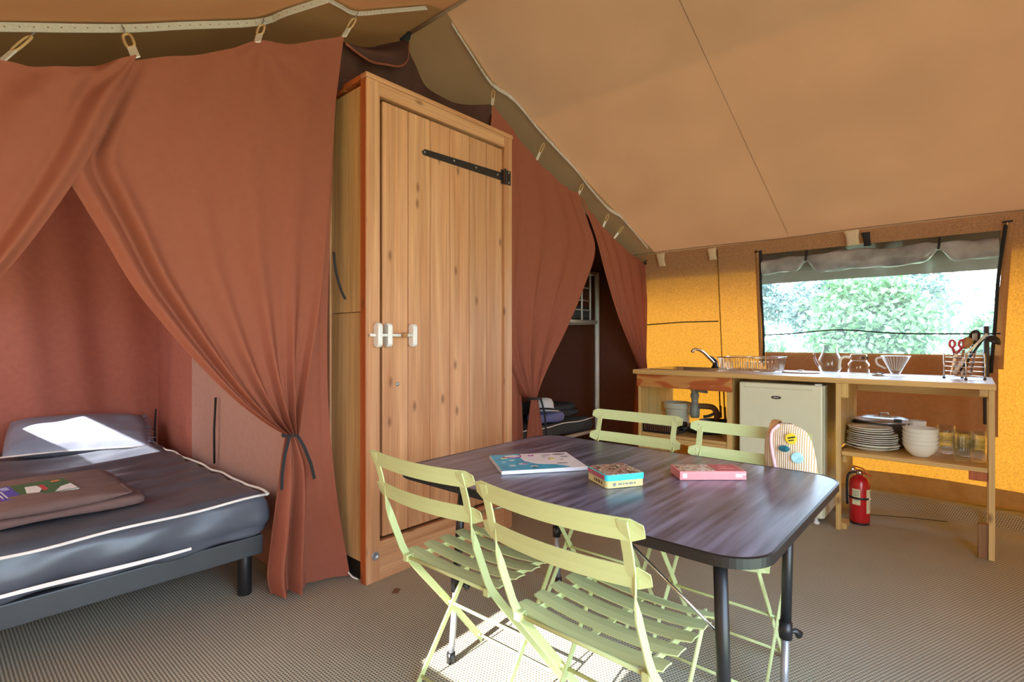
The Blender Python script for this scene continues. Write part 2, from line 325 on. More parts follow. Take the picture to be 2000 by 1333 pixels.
# ------------------------------------------------------------------ mesh helpers
class MB:
    def __init__(s): s.v = []; s.f = []
    def add(s, vs, fs):
        o = len(s.v); s.v += [tuple(v) for v in vs]; s.f += [tuple(i+o for i in f) for f in fs]; return s
    def box(s, lo, hi, rot=None, piv=None):
        x0, y0, z0 = lo; x1, y1, z1 = hi
        vs = [Vector(p) for p in ((x0,y0,z0),(x1,y0,z0),(x1,y1,z0),(x0,y1,z0),(x0,y0,z1),(x1,y0,z1),(x1,y1,z1),(x0,y1,z1))]
        if rot is not None:
            c = Vector(piv) if piv else sum(vs, Vector())/8
            vs = [rot @ (v-c) + c for v in vs]
        return s.add(vs, [(0,3,2,1),(4,5,6,7),(0,1,5,4),(1,2,6,5),(2,3,7,6),(3,0,4,7)])
    def tube(s, path, r, n=8, closed=False, cap=True):
        P = [Vector(p) for p in path]; N = len(P)
        rs = r if isinstance(r, (list, tuple)) else [r]*N
        T = []
        for i in range(N):
            a = P[(i-1) % N] if (i or closed) else P[0]; b = P[(i+1) % N] if (i < N-1 or closed) else P[-1]
            t = (b-a); T.append(t.normalized() if t.length > 1e-9 else Vector((0,0,1)))
        u = T[0].orthogonal().normalized(); vs = []
        for i in range(N):
            u = (u - T[i]*u.dot(T[i])); u = u.normalized() if u.length > 1e-6 else T[i].orthogonal().normalized()
            w = T[i].cross(u)
            for k in range(n):
                a = 2*PI*k/n; vs.append(P[i] + (u*math.cos(a)+w*math.sin(a))*rs[i])
        fs = []
        for i in range(N if closed else N-1):
            j = (i+1) % N
            for k in range(n):
                k2 = (k+1) % n; fs.append((i*n+k, i*n+k2, j*n+k2, j*n+k))
        if cap and not closed:
            fs.append(tuple(range(n-1, -1, -1))); fs.append(tuple((N-1)*n+k for k in range(n)))
        return s.add(vs, fs)
    def lathe(s, prof, n=24, c=(0,0,0), axis=None):
        """prof: (r, z) pairs, bottom to top"""
        vs = []; R = axis.to_track_quat('Z','Y').to_matrix() if axis is not None else Matrix.Identity(3)
        for r, z in prof:
            for k in range(n):
                a = 2*PI*k/n; vs.append(R @ Vector((r*math.cos(a), r*math.sin(a), z)) + Vector(c))
        fs = []
        for i in range(len(prof)-1):
            for k in range(n):
                k2 = (k+1) % n; fs.append((i*n+k, i*n+k2, (i+1)*n+k2, (i+1)*n+k))
        if prof[0][0] > 1e-6: fs.append(tuple(range(n-1,-1,-1)))
        if prof[-1][0] > 1e-6: fs.append(tuple((len(prof)-1)*n+k for k in range(n)))
        return s.add(vs, fs)
    def grid(s, rows):
        """rows: list of equal lists of points"""
        nv, nu = len(rows), len(rows[0])
        return s.add([p for r in rows for p in r], [(j*nu+i, j*nu+i+1, (j+1)*nu+i+1, (j+1)*nu+i) for j in range(nv-1) for i in range(nu-1)])
    def prism(s, pts, z0, z1, f=lambda p, z: (p[0], p[1], z)):
        n = len(pts); vs = [f(p, z0) for p in pts]+[f(p, z1) for p in pts]
        fs = [tuple(range(n-1,-1,-1)), tuple(range(n, 2*n))]+[(i,(i+1)%n,(i+1)%n+n,i+n) for i in range(n)]
        return s.add(vs, fs)
    def ribbon(s, path, wdirs, w, t):
        """flat bar along path; wdirs: width direction per point"""
        P = [Vector(p) for p in path]; N = len(P); vs = []
        for i in range(N):
            T = (P[min(i+1,N-1)]-P[max(i-1,0)]).normalized(); wd = Vector(wdirs[i]); wd = (wd-T*wd.dot(T)).normalized(); nd = T.cross(wd)
            ww = w[i] if isinstance(w,(list,tuple)) else w
            for a, b in ((-1,-1),(1,-1),(1,1),(-1,1)): vs.append(P[i]+wd*(a*ww/2)+nd*(b*t/2))
        fs = []
        for i in range(N-1):
            for k in range(4):
                k2=(k+1)%4; fs.append((i*4+k,i*4+k2,i*4+4+k2,i*4+4+k))
        fs += [(3,2,1,0), tuple((N-1)*4+k for k in range(4))]
        return s.add(vs, fs)
    def build(s, name, mat, parent=None, smooth=False, bevel=0.0, world=False, solid=0.0, subsurf=0):
        """one mesh object. Top level: origin moves to the base of the mesh. With a parent: coordinates are local to the parent (world=True: given in world space, parent unrotated)"""
        vs = [Vector(v) for v in s.v]
        me = bpy.data.meshes.new(name); o = bpy.data.objects.new(name, me); COL.objects.link(o)
        if parent is None:
            lo = Vector([min(v[i] for v in vs) for i in range(3)]); hi = Vector([max(v[i] for v in vs) for i in range(3)])
            org = Vector(((lo.x+hi.x)/2, (lo.y+hi.y)/2, lo.z)); o.location = org
        else:
            o.parent = parent
            org = Vector((0,0,0))
            if world:
                q = parent
                while q is not None: org += Vector(q.location); q = q.parent
        me.from_pydata([tuple(v-org) for v in vs], [], s.f); me.update()
        bm = bmesh.new(); bm.from_mesh(me); bmesh.ops.recalc_face_normals(bm, faces=bm.faces); bm.to_mesh(me); bm.free()
        me.materials.append(M[mat] if isinstance(mat, str) else mat)
        if smooth: me.polygons.foreach_set('use_smooth', [True]*len(me.polygons))
        if bevel:
            b = o.modifiers.new('bevel','BEVEL'); b.width = bevel; b.segments = 2; b.limit_method = 'ANGLE'; b.angle_limit = math.radians(40)
        if solid:
            q = o.modifiers.new('solidify','SOLIDIFY'); q.thickness = solid; q.offset = 0
        if subsurf:
            q = o.modifiers.new('subsurf','SUBSURF'); q.levels = subsurf; q.render_levels = subsurf
        return o
def tag(o, label=None, cat=None, group=None, kind=None):
    if label: o['label'] = label
    if cat: o['category'] = cat
    if group: o['group'] = group
    if kind: o['kind'] = kind
    return o
def thing(name, label, cat, loc=(0,0,0), rz=0, group=None):
    o = bpy.data.objects.new(name, None); COL.objects.link(o); o.empty_display_size = 0.05
    o.location = loc; o.rotation_euler = (0,0,rz); return tag(o, label, cat, group)
def kids(o): return [c for c in bpy.data.objects if c.parent == o]
def dup(o, parent=None):
    c = o.copy(); COL.objects.link(c)
    if parent is not None: c.parent = parent
    for ch in kids(o): dup(ch, c)
    return c
def struct(mb, name, mat, parent=None, **k):
    o = mb.build(name, mat, parent, **k)
    if parent is None: o['kind'] = 'structure'
    return o
def lerp(a, b, t): return a+(b-a)*t
def resample(pts, n):
    """n points evenly along a Catmull-Rom curve through pts (tuples)"""
    P = [np.array(p, float) for p in pts]; P = [2*P[0]-P[1]]+P+[2*P[-1]-P[-2]]; dense = []
    for i in range(1, len(P)-2):
        for k in range(12):
            t = k/12; a, b, c, d = P[i-1], P[i], P[i+1], P[i+2]
            dense.append(0.5*((2*b)+(c-a)*t+(2*a-5*b+4*c-d)*t*t+(3*b-a-3*c+d)*t**3))
    dense.append(P[-2]); D = np.array(dense)
    s = np.concatenate([[0], np.cumsum(np.linalg.norm(np.diff(D, axis=0), axis=1))])
    q = np.linspace(0, s[-1], n)
    return [tuple(np.interp(x, s, D[:, k]) for k in range(D.shape[1])) for x in q]
def circle(c, r, n=16, ax='z'):
    out = []
    for k in range(n):
        a = 2*PI*k/n; u, v = r*math.cos(a), r*math.sin(a)
        out.append((c[0]+u, c[1]+v, c[2]) if ax == 'z' else (c[0], c[1]+u, c[2]+v) if ax == 'x' else (c[0]+u, c[1], c[2]+v))
    return out
def text(name, body, size, mat, parent, loc, rot, extrude=0.0004):
    cu = bpy.data.curves.new(name, 'FONT'); cu.body = body; cu.size = size; cu.extrude = extrude; cu.align_x = 'CENTER'; cu.align_y = 'CENTER'; cu.resolution_u = 3
    tmp = bpy.data.objects.new(name, cu); COL.objects.link(tmp); bpy.context.view_layer.update()
    me = bpy.data.meshes.new_from_object(tmp.evaluated_get(bpy.context.evaluated_depsgraph_get())); bpy.data.objects.remove(tmp); bpy.data.curves.remove(cu)
    me.name = name; me.materials.clear(); me.materials.append(M[mat]); o = bpy.data.objects.new(name, me); COL.objects.link(o)
    o.parent = parent; o.location = loc; o.rotation_euler = rot
    return o

# ------------------------------------------------------------------ the tent: floor, roof, walls
XL, XR, ZE, XM, ZM = -0.40, 4.60, 1.98, 2.15, 3.18      # left wall, right wall, eave height, ridge
YF, YB, YC = -1.0, 4.60, 2.42                            # front, rear, where the roof toned down for shade begins
def zroof(x): return ZE+(ZM-ZE)*((XR-x)/(XR-XM) if x > XM else (x-XL)/(XM-XL))
def xwall(z): return XR+(ZE-z)*0.116
RB = [(-0.75, 2.45), (0.54, 2.49), (1.04, 2.455), (1.118, 2.348), (1.242, 2.208), (1.36, 2.30), (1.507, 2.392), (1.931, 2.347), (2.15, 2.44), (2.62, 2.486), (3.073, 2.396), (3.629, 2.354), (4.47, 2.259), (4.98, 2.20)]
def yrear(x): return float(np.interp(x, [p[0] for p in RB], [p[1] for p in RB]))   # where the shade-toned rear roof begins, along the webbing
def roof_mesh(x0, x1, y0, y1, nx=10, ny=10, sag=0.03):
    rows = []
    for j in range(ny+1):
        r = []
        for i in range(nx+1):
            x = lerp(x0, x1, i/nx); y = lerp(yrear(x) if y0 is None else y0, yrear(x) if y1 is None else y1, j/ny); r.append((x, y, zroof(x)-sag*math.sin(PI*i/nx)))
        rows.append(r)
    return MB().grid(rows)
fl = MB(); rows = []
for j in range(61):
    y = lerp(YF-0.2, YB, j/60); r = []
    for i in range(60):
        x = lerp(XL-0.1, 4.30, i/59); r.append((x, y, 0.0))
    # the mat rides up along the kitchen wall in a loose fold
    k = 0.5+0.5*math.sin(y*3.1+0.6)
    for x, z in ((4.36, 0.004), (4.42+0.05*k, 0.055+0.02*k), (4.50+0.05*k, 0.062+0.015*k), (4.66, 0.035), (4.82, 0.03)): r.append((x, y, z))
    rows.append(r)
fl.grid(rows); struct(fl, 'floor', 'floor', smooth=True)
struct(roof_mesh(XM, 4.98, YF-0.35, None, 60, 8), 'ceiling', 'roof', smooth=True)['label'] = 'sloping brown canvas roof over the kitchen'
struct(roof_mesh(XM, 4.98, None, YB, 60, 8), 'ceiling', 'roof_shaded', smooth=True)
struct(roof_mesh(XL-0.35, XM, YF-0.35, None, 60, 8), 'ceiling', 'roof', smooth=True)
struct(roof_mesh(XL-0.35, XM, None, YB, 60, 8), 'ceiling', 'roof_shaded', smooth=True)
# outer sheet added out of view to dim the sun on the left slope
fy = MB(); fy.grid([[(x, y, zroof(x)+0.14) for x in np.linspace(XL-0.35, XM+0.05, 8)] for y in (YF-0.35, 1.5, YB)]); struct(fy, 'added_roof_shade', 'shade_fly')
# fly valance hanging outside along the eave
v = MB(); rows = []
for j in range(31):
    y = lerp(YF-0.35, YB, j/30); rows.append([(4.98, y, zroof(4.98)-0.005), (5.00+0.008*math.sin(y*5), y, 1.72), (5.00+0.012*math.sin(y*5+1), y, 1.645)])
v.grid(rows); struct(v, 'trim_1', 'valance', smooth=True)
# kitchen wall with the window opening
WY0, WY1, WZ0, WZ1 = -0.135, 1.315, 1.045, 1.855
def wallrect(mb, y0, y1, z0, z1, dx=0.0, n=8):
    rows = []
    for j in range(n+1):
        z = lerp(z0, z1, j/n); rows.append([(xwall(z)+dx, lerp(y0, y1, i/n), z) for i in range(n+1)])
    mb.grid(rows)
wr = MB()
wallrect(wr, YF, WY0, 0.0, ZE-0.02); wallrect(wr, WY1, YB, 0.0, ZE-0.02); wallrect(wr, WY0, WY1, 0.0, WZ0); wallrect(wr, WY0, WY1, WZ1, ZE-0.02)
struct(wr, 'wall_right', 'wall')
up = MB(); up.grid([[(4.62, y, 1.985), (4.645, y, 1.85), (4.68, y, 1.70)] for y in np.linspace(YF, YB, 12)])  # unseen band added outside so the wall top falls into soft shade
struct(up, 'shade_band', 'valance')['label'] = 'added outer band that shades the top of the kitchen wall'
fp = MB(); rows = []
for j in range(9):
    z = lerp(0.50, 1.048, j/8); rows.append([(xwall(z)-0.014-0.008*math.sin(i*1.1+j*0.5), lerp(-0.125, 1.306, i/24), z) for i in range(25)])
fp.grid(rows); struct(fp, 'trim_3', 'flap', smooth=True)['label'] = 'brown canvas flap below the window'
# mud flap at the foot of the wall
mf = MB(); rows = []
for j in range(41):
    y = lerp(YF, YB, j/40); k = 0.5+0.5*math.sin(y*3.1+0.6)
    rows.append([(xwall(0.16)-0.008, y, 0.13+0.03*k), (xwall(0.1)-0.03-0.02*k, y, 0.085+0.02*k), (4.72-0.04*k, y, 0.048)])
mf.grid(rows); struct(mf, 'baseboard_right', 'mud_flap', smooth=True)
# seams and cords on the wall and roof
def wtube(name, pts, r, mat): return struct(MB().tube(pts, r, 6), name, mat, smooth=True)
wtube('trim_4', [(xwall(z)-0.012, 1.665, z) for z in (0.75, 1.0, 1.3, 1.6, 1.93)], 0.004, 'seam_orange')
wtube('trim_5', [(xwall(1.97)-0.012, y, 1.968+0.006*math.sin(y*4)) for y in np.linspace(YF, YB, 24)], 0.003, 'seam')
wtube('trim_6', [(4.54, 1.10, zroof(4.54)-0.012), (3.6, 1.12, zroof(3.6)-0.034), (2.6, 1.15, zroof(2.6)-0.022)], 0.0018, 'seam')
wtube('trim_7', [(XM+0.004, y, zroof(XM)-0.01) for y in np.linspace(YF-0.3, 2.80, 12)], 0.013, 'ridge_tape')
for nm, fa, fb in (('trim_11', lambda z: -0.150-0.045*((z-0.95)/0.95)**1.2, lambda z: -0.100-0.062*((z-0.93)/0.955)**1.4), ('trim_12', lambda z: WY1+0.016, lambda z: WY1+0.043)):
    mb = MB(); rows = []
    for j in range(11):
        z = lerp(0.955, 1.90, j/10); rows.append([(xwall(z)-0.006-0.010*math.sin(PI*k/4), lerp(fa(z), fb(z), k/4), z) for k in range(5)])
    struct(mb.grid(rows), nm, 'flap', smooth=True)['label'] = 'brown canvas strip along the window zip'
# left wall: canvas with a side opening and a cabin window, through which the sun comes in
wlft = MB()
def lrect(y0, y1, z0, z1): wlft.grid([[(XL, y0, z0), (XL, y1, z0)], [(XL, y0, z1), (XL, y1, z1)]])
LO = [(0.80, 1.40, 1.12, 1.44), (3.62, 4.16, 1.20, 1.44)]
lrect(YF, LO[0][0], 0, ZE); lrect(LO[0][1], 2.45, 0, ZE); lrect(2.45, 3.45, 0, 0.85); lrect(2.45, 3.45, 1.62, ZE); lrect(3.45, LO[1][0], 0, ZE); lrect(LO[1][1], YB, 0, ZE)
for a, b, c, d in LO: lrect(a, b, 0, c); lrect(a, b, d, ZE)
struct(wlft, 'wall_left', 'flap')
w2 = MB().grid([[(XL+0.002, 2.44, 0.84), (XL+0.002, 3.46, 0.84)], [(XL+0.002, 2.44, 1.63), (XL+0.002, 3.46, 1.63)]]); struct(w2, 'cabin_diffuser', 'diffuser')  # translucent panel added out of view to brighten the left cabin
def gable(y, door=None, mat='flap', name='wall_back'):
    mb = MB(); xs = [XL, XM, xwall(0)]
    if door is None:
        mb.add([(XL, y, 0), (xwall(0), y, 0), (XR, y, ZE), (XM, y, ZM), (XL, y, ZE)], [(0, 1, 2, 3, 4)])
    else:
        a, b, h = door
        mb.add([(XL,y,0),(a,y,0),(a,y,zroof(a)),(XL,y,ZE)], [(0,1,2,3)]); mb.add([(b,y,0),(xwall(0),y,0),(XR,y,ZE),(b,y,zroof(b))], [(0,1,2,3)])
        mb.add([(a,y,h),(b,y,h),(b,y,zroof(b)),(XM,y,ZM),(a,y,zroof(a))], [(0,1,2,3,4)])
    return struct(mb, name, mat)
gable(YB); gable(YF, (-0.38, 1.7, 2.1), name='wall_front')

# window in the kitchen wall
w = tag(bpy.data.objects.new('window_1', None), kind='structure'); COL.objects.link(w); w.location = (xwall(1.045), 0.59, 1.045)
pn = MB(); rows = []
for j in range(9):
    z = lerp(1.035, 1.86, j/8); rows.append([(xwall(z)-0.002+0.006*math.sin(i*1.7+j), lerp(WY0-0.004, WY1+0.004, i/16), z) for i in range(17)])
pn.grid(rows).build('pane', 'pane', w, world=True, smooth=True)
def zipy(z): return -0.092-0.062*((z-0.93)/0.955)**1.4
for fy_ in (zipy, lambda z: WY1+0.003):
    mb = MB(); mb.tube([(xwall(z)-0.012, fy_(z)+0.003*math.sin(z*9), z) for z in np.linspace(0.93, 1.885, 14)], 0.010, 8); mb.build('zip_edge', 'black_cloth', w, world=True, smooth=True)
mb = MB(); mb.tube([(xwall(1.2)-0.016, y, 1.19+0.035*math.exp(-((y-0.78)/0.28)**2)) for y in np.linspace(WY0, WY1, 30)], 0.005, 6); mb.build('cord', 'black_cloth', w, world=True, smooth=True)
# rolled-up clear cover tied at two points under the window head
rv = thing('rolled_window_cover', 'crumpled grey rolled-up plastic cover along the window top', 'window cover', (4.61, 0.59, 1.70))
mb = MB(); rows = []; NR = 14
for i in range(61):
    y = lerp(WY0+0.01, WY1-0.01, i/60)
    tie = math.exp(-((y-0.976)/0.045)**2)+math.exp(-((y-0.172)/0.045)**2)
    r = (0.062+0.006*math.sin(y*9)+0.012*math.exp(-((y-0.58)/0.25)**2))*(1-0.68*min(tie, 1)); zc = 1.765-0.02*(1-tie)+0.02*tie
    ring = []
    for k in range(NR):
        a = 2*PI*k/NR; rr = r*(1+0.13*math.sin(3*a+y*14)+0.08*math.sin(5*a-y*23)); ring.append((xwall(zc)-0.03+0.42*rr*math.cos(a), y, zc+rr*math.sin(a)))
    rows.append(ring+[ring[0]])
mb.grid(rows).build('roll', 'vinyl', rv, world=True, smooth=True)
for y in (0.976, 0.172):
    MB().tube([(xwall(1.8)-0.02, y, 1.845), (xwall(1.8)-0.045, y, 1.80), (xwall(1.8)-0.045, y+0.004, 1.765)], 0.007, 6).build('tie', 'black_cloth', rv, world=True, smooth=True)
# tabs and clips on the wall head
def wall_tab(name, y, z0, z1, wd, mat, label, cat, group=None):
    mb = MB(); rows = []
    for j in range(9):
        t = j/8; z = lerp(z1, z0, t); ww = wd*(1.0+0.25*(1-t)**2-0.12*math.sin(PI*t)); dx = -0.014-0.012*math.sin(PI*t)
        rows.append([(xwall(z)+dx, y+s*ww/2+(0.012*(1-t)**2), z) for s in (-1, -0.4, 0.4, 1)])
    return tag(mb.grid(rows).build(name, mat, smooth=True, solid=0.003), label, cat, group)
wall_tab('canvas_tab', 2.18, 1.835, 1.955, 0.075, 'tab', 'beige canvas tab next to the tent corner, above the sink', 'tab')
wall_tab('canvas_tab', 1.705, 1.845, 1.95, 0.07, 'tab', 'beige canvas tab where the vertical wall seam meets the roof', 'tab')
wall_tab('canvas_tab', 0.67, 1.85, 1.965, 0.085, 'tab', 'large beige canvas tab over the middle of the window', 'tab')
wall_tab('black_strap', 0.58, 1.838, 1.935, 0.045, 'black_cloth', 'short black webbing strap above the window beside the beige tab', 'strap')
for y, z, lb in ((1.335, 1.875, 'small black toggle at the upper sink-side corner of the window'), (-0.165, 1.90, 'small black toggle at the upper corner of the window farthest from the sink')):
    t = thing('toggle', lb, 'toggle', (xwall(z)-0.015, y, z-0.01))
    MB().tube([(0, 0.025, 0.012), (0, -0.025, 0.014)], 0.006, 8).build('bar', 'black', t, smooth=True)
    MB().tube([(0, 0.0, 0.012), (0.004, 0.002, -0.012)], 0.004, 6).build('loop', 'elastic', t, smooth=True)
tag(MB().tube([(xwall(1.3)-0.02, 2.36, 1.294), (xwall(1.3)-0.02, 2.0, 1.312), (xwall(1.3)-0.02, 1.68, 1.312)], 0.005, 6).build('wall_cord', 'black_cloth', smooth=True), 'dark cord strung across the orange wall above the sink', 'cord')
tag(MB().tube([(xwall(z)-0.019, -0.066, z) for z in (1.24, 0.9, 0.585)], 0.016, 10).build('tension_pole', 'bedframe', smooth=True), 'thin grey metal pole against the wall behind the end of the worktop', 'pole')

# white webbing on the roof
def onroof(x, y, d=0.012, sagw=0.03):
    if x > XM: s = sagw*math.sin(PI*(x-XM)/(4.98-XM))
    else: s = sagw*math.sin(PI*(x-XL+0.35)/(XM-XL+0.35))
    return (x, y, zroof(x)-s-d)
def webbing(name, pts, w):
    p = resample(pts, 40); mb = MB(); path = [onroof(x, y) for x, y in p]
    mb.ribbon([(x, y, z-w*0.4) for x, y, z in path], [(0, 0.35, 0.94)]*len(path), w, 0.003); o = struct(mb, name, 'webbing')
    ey = MB()
    for k in range(1, 39):
        x, y, z = path[k]; ey.lathe([(0.0028, 0.0), (0.0028, 0.001), (0.0, 0.001)], 6, (x, y-0.004, z-w*0.4), axis=Vector((0, -0.94, 0.35)))
    ey.build('eyelets', 'seam', o, world=True)['kind'] = 'stuff'
    return o
webbing('trim_8', [(-0.10, 2.45), (0.19, 2.466), (0.537, 2.49), (0.743, 2.473), (1.038, 2.455), (1.118, 2.348), (1.242, 2.208)], 0.036)
webbing('trim_9', [(1.242, 2.215), (1.360, 2.300), (1.507, 2.392), (1.695, 2.374), (1.931, 2.347)], 0.024)
webbing('trim_10', [(2.208, 2.441), (2.400, 2.465), (2.619, 2.486), (2.769, 2.415), (3.073, 2.396), (3.435, 2.352), (3.629, 2.354), (3.914, 2.333), (4.021, 2.281), (4.471, 2.259)], 0.034)
# toggles that carry the curtains
def hook(x, y, bx, by, bz, label, s=1.0):
    top = Vector(onroof(x, y)); bot = Vector((bx, by, bz)); d = (bot-top)
    t = thing('curtain_hook', label, 'curtain hook', bot, group=None)
    side = d.cross(Vector((0.65, 0.75, 0))).normalized(); dn = d.normalized(); L = d.length
    a, b, c = top-bot, top-bot+dn*L*0.30, top-bot+dn*L*0.72
    MB().tube([a, a+dn*L*0.12, b], 0.0022, 6).build('wire', 'zinc', t, smooth=True)
    wd = 0.012*s; lp = []
    side = Vector((0.66, -0.75, 0)); side = (side-dn*side.dot(dn)).normalized()
    for k in range(16):
        ang = 2*PI*k/16; m = (b+c)/2; hl = (c-b).length/2
        lp.append(m+dn*hl*math.copysign(abs(math.cos(ang))**0.6, math.cos(ang))*-1+side*wd*math.copysign(abs(math.sin(ang))**0.7, math.sin(ang)))
    MB().tube(lp, 0.0042*s, 6, closed=True).build('elastic_loop', 'elastic', t, smooth=True)
    MB().ribbon([c-dn*0.004, Vector((0,0,0))-dn*(-0.008)], [side, side], 0.024*s, 0.006).build('tab', 'white_plastic', t, bevel=0.002)
hook(0.30, 2.50, 0.177, 2.30, 2.023, 'elastic toggle loop at the outer end of the two left curtains')
hook(0.534, 2.495, 0.533, 2.30, 2.185, 'large elastic toggle loop where the two left curtains cross', 1.25)
hook(1.060, 2.450, 0.968, 2.30, 2.427, 'elastic toggle loop over the middle of the wide red-brown curtain', 1.15)
hook(1.520, 2.395, 1.380, 2.30, 2.630, 'slanting elastic toggle loop at the curtain corner beside the wardrobe top', 1.0)
hook(2.640, 2.485, 2.492, 2.36, 2.690, 'long elastic toggle loop above the right end of the wardrobe', 0.8)
hook(3.120, 2.395, 2.960, 2.36, 2.452, 'elastic toggle loop halfway down the slope, first below the wardrobe', 0.8)
hook(3.570, 2.356, 3.485, 2.36, 2.300, 'elastic toggle loop at the top of the gap between the right curtains', 0.8)
hook(3.934, 2.330, 3.860, 2.36, 2.112, 'upper of the two small toggle loops above the narrow corner curtain', 0.75)
hook(4.110, 2.275, 4.050, 2.36, 2.045, 'lowest toggle loop on the slope, nearest the kitchen wall', 0.75)

# ------------------------------------------------------------------ curtains
def drape(L, R, nu, nv, Y, dep, top=None, wr=None):
    l, r = resample(L, nv+1), resample(R, nv+1)
    tp = resample(top, nu+1) if top else None; rows = []
    for j in range(nv+1):
        v = j/nv; row = []
        for i in range(nu+1):
            u = i/nu; x = lerp(l[j][0], r[j][0], u); z = lerp(l[j][1], r[j][1], u)
            if tp:
                k = (1-v)**3; x += k*(tp[i][0]-lerp(l[0][0], r[0][0], u)); z += k*(tp[i][1]-lerp(l[0][1], r[0][1], u))
            row.append((x, Y+dep(u, v)+(wr(x, z) if wr else 0), z))
        rows.append(row)
    return MB().grid(rows)
def fan(hx, hz, a0, n, amp, L):
    # creases that spread from a hook (hx, hz)
    def f(x, z):
        dx, dz = x-hx, z-hz; r = math.hypot(dx, dz)+1e-6; a = math.atan2(dx, -dz)
        return amp*math.sin(n*(a-a0))*min(1, r/0.10)*math.exp(-r/L)
    return f
def curtain(name, label, loc): return thing(name, label, 'curtain', loc)
g = lambda x, c, w: math.exp(-((x-c)/w)**2)
# far left curtain, drawn off to the left
t = curtain('curtain', 'left red-brown curtain drawn off to the side of the frame, lapping over the wider one', (-0.1, 2.28, 0.0))
drape([(-0.33, 1.86), (-0.33, 1.6), (-0.32, 1.3), (-0.30, 1.05), (-0.26, 0.80)],
      [(0.533, 2.185), (0.487, 2.040), (0.443, 1.898), (0.366, 1.708), (0.261, 1.491), (0.177, 1.342), (-0.02, 1.02), (-0.20, 0.80)], 70, 60, 2.272,
      lambda u, v: -0.035*v*math.sin(u*15+2*v)*(0.3+v) - 0.028*g(u, 0.93, 0.035)*min(1, 0.35+v) + 0.016*g(u, 0.85, 0.03) - 0.014*g(u, 0.72-0.15*v, 0.05)*(1-v) + 0.014*g(u, 0.60-0.1*v, 0.05),
      [(-0.33, 1.86), (-0.1, 1.93), (0.177, 2.023), (0.249, 2.030), (0.339, 2.064), (0.436, 2.115), (0.533, 2.185)], fan(0.533, 2.185, 0.0, 17, 0.016, 0.35)).build('panel', 'curtain', t, world=True, smooth=True, subsurf=1)
MB().tube([(-0.27+0.05*math.cos(a), 2.26+0.05*math.sin(a), 0.80) for a in np.linspace(0, 2*PI, 12, endpoint=False)], 0.008, 6, closed=True).build('tie_band', 'black_cloth', t, world=True, smooth=True)
drape([(-0.30, 0.80), (-0.34, 0.4), (-0.34, 0.05)], [(-0.22, 0.80), (-0.14, 0.4), (-0.13, 0.05)], 20, 14, 2.27, lambda u, v: 0.03*math.sin(u*19)).build('tail', 'curtain', t, world=True, smooth=True)
# the wide one, tied to the right
t = curtain('curtain', 'wide red-brown curtain gathered and tied low beside the bed foot', (1.10, 2.29, 0.0))
def dep2(u, v):
    a = 0.006+0.020*v**2.2
    s = a*math.sin(2*PI*(u*4.5+0.35*v))+0.55*a*math.sin(2*PI*(u*9.0+0.8*v)+1.0)*(v**1.5)
    s += -0.030*g(u, 0.035, 0.022) + 0.028*g(u, 0.085, 0.016)*min(1, v*3) - 0.022*g(u, 0.125, 0.022)*min(1, v*3) + 0.020*g(u, 0.175, 0.02)*v*(1-0.3*v)
    s += -0.010*g(u, 0.62, 0.10)*math.sin(PI*v) + 0.010*g(u, 0.80, 0.06)*math.sin(PI*v)
    return s - 0.02*v
drape([(0.47, 2.14), (0.365, 1.86), (0.330, 1.735), (0.385, 1.61), (0.436, 1.514), (0.518, 1.353), (0.606, 1.225), (0.727, 1.067), (0.859, 0.916), (0.983, 0.802), (1.077, 0.732)],
      [(1.380, 2.632), (1.333, 2.291), (1.293, 1.840), (1.247, 1.399), (1.191, 1.065), (1.147, 0.834), (1.124, 0.726)], 110, 90, 2.30, dep2,
      [(0.47, 2.14), (0.622, 2.220), (0.745, 2.282), (0.859, 2.351), (0.965, 2.430), (1.095, 2.472), (1.216, 2.535), (1.380, 2.632)], fan(0.968, 2.428, 0.3, 9, 0.006, 0.30)).build('panel', 'curtain', t, world=True, smooth=True, subsurf=1)
drape([(1.080, 0.73), (1.061, 0.617), (1.043, 0.440), (1.023, 0.244), (1.012, 0.12), (1.03, 0.03)], [(1.122, 0.73), (1.184, 0.584), (1.196, 0.452), (1.190, 0.243), (1.186, 0.10), (1.180, 0.015)], 40, 36, 2.278,
      lambda u, v: (0.010+0.030*min(1, v*1.6))*math.sin(2*PI*u*2.3+0.9*v)+0.012*math.sin(2*PI*u*4.1)*v).build('tail', 'curtain', t, world=True, smooth=True, subsurf=1)
mb = MB(); mb.tube([(1.100+0.030*math.cos(a), 2.278+0.024*math.sin(a), 0.728) for a in np.linspace(0, 2*PI, 14, endpoint=False)], 0.008, 6, closed=True)
mb.ribbon([(1.120, 2.252, 0.726), (1.150, 2.246, 0.67), (1.180, 2.244, 0.59), (1.195, 2.240, 0.52)], [(1, 0, 0.4)]*4, 0.013, 0.004)
mb.ribbon([(1.085, 2.252, 0.724), (1.062, 2.246, 0.65), (1.050, 2.246, 0.57), (1.048, 2.246, 0.50)], [(1, 0, -0.1)]*4, 0.012, 0.004)
mb.build('tie_band', 'black_cloth', t, world=True, smooth=False)
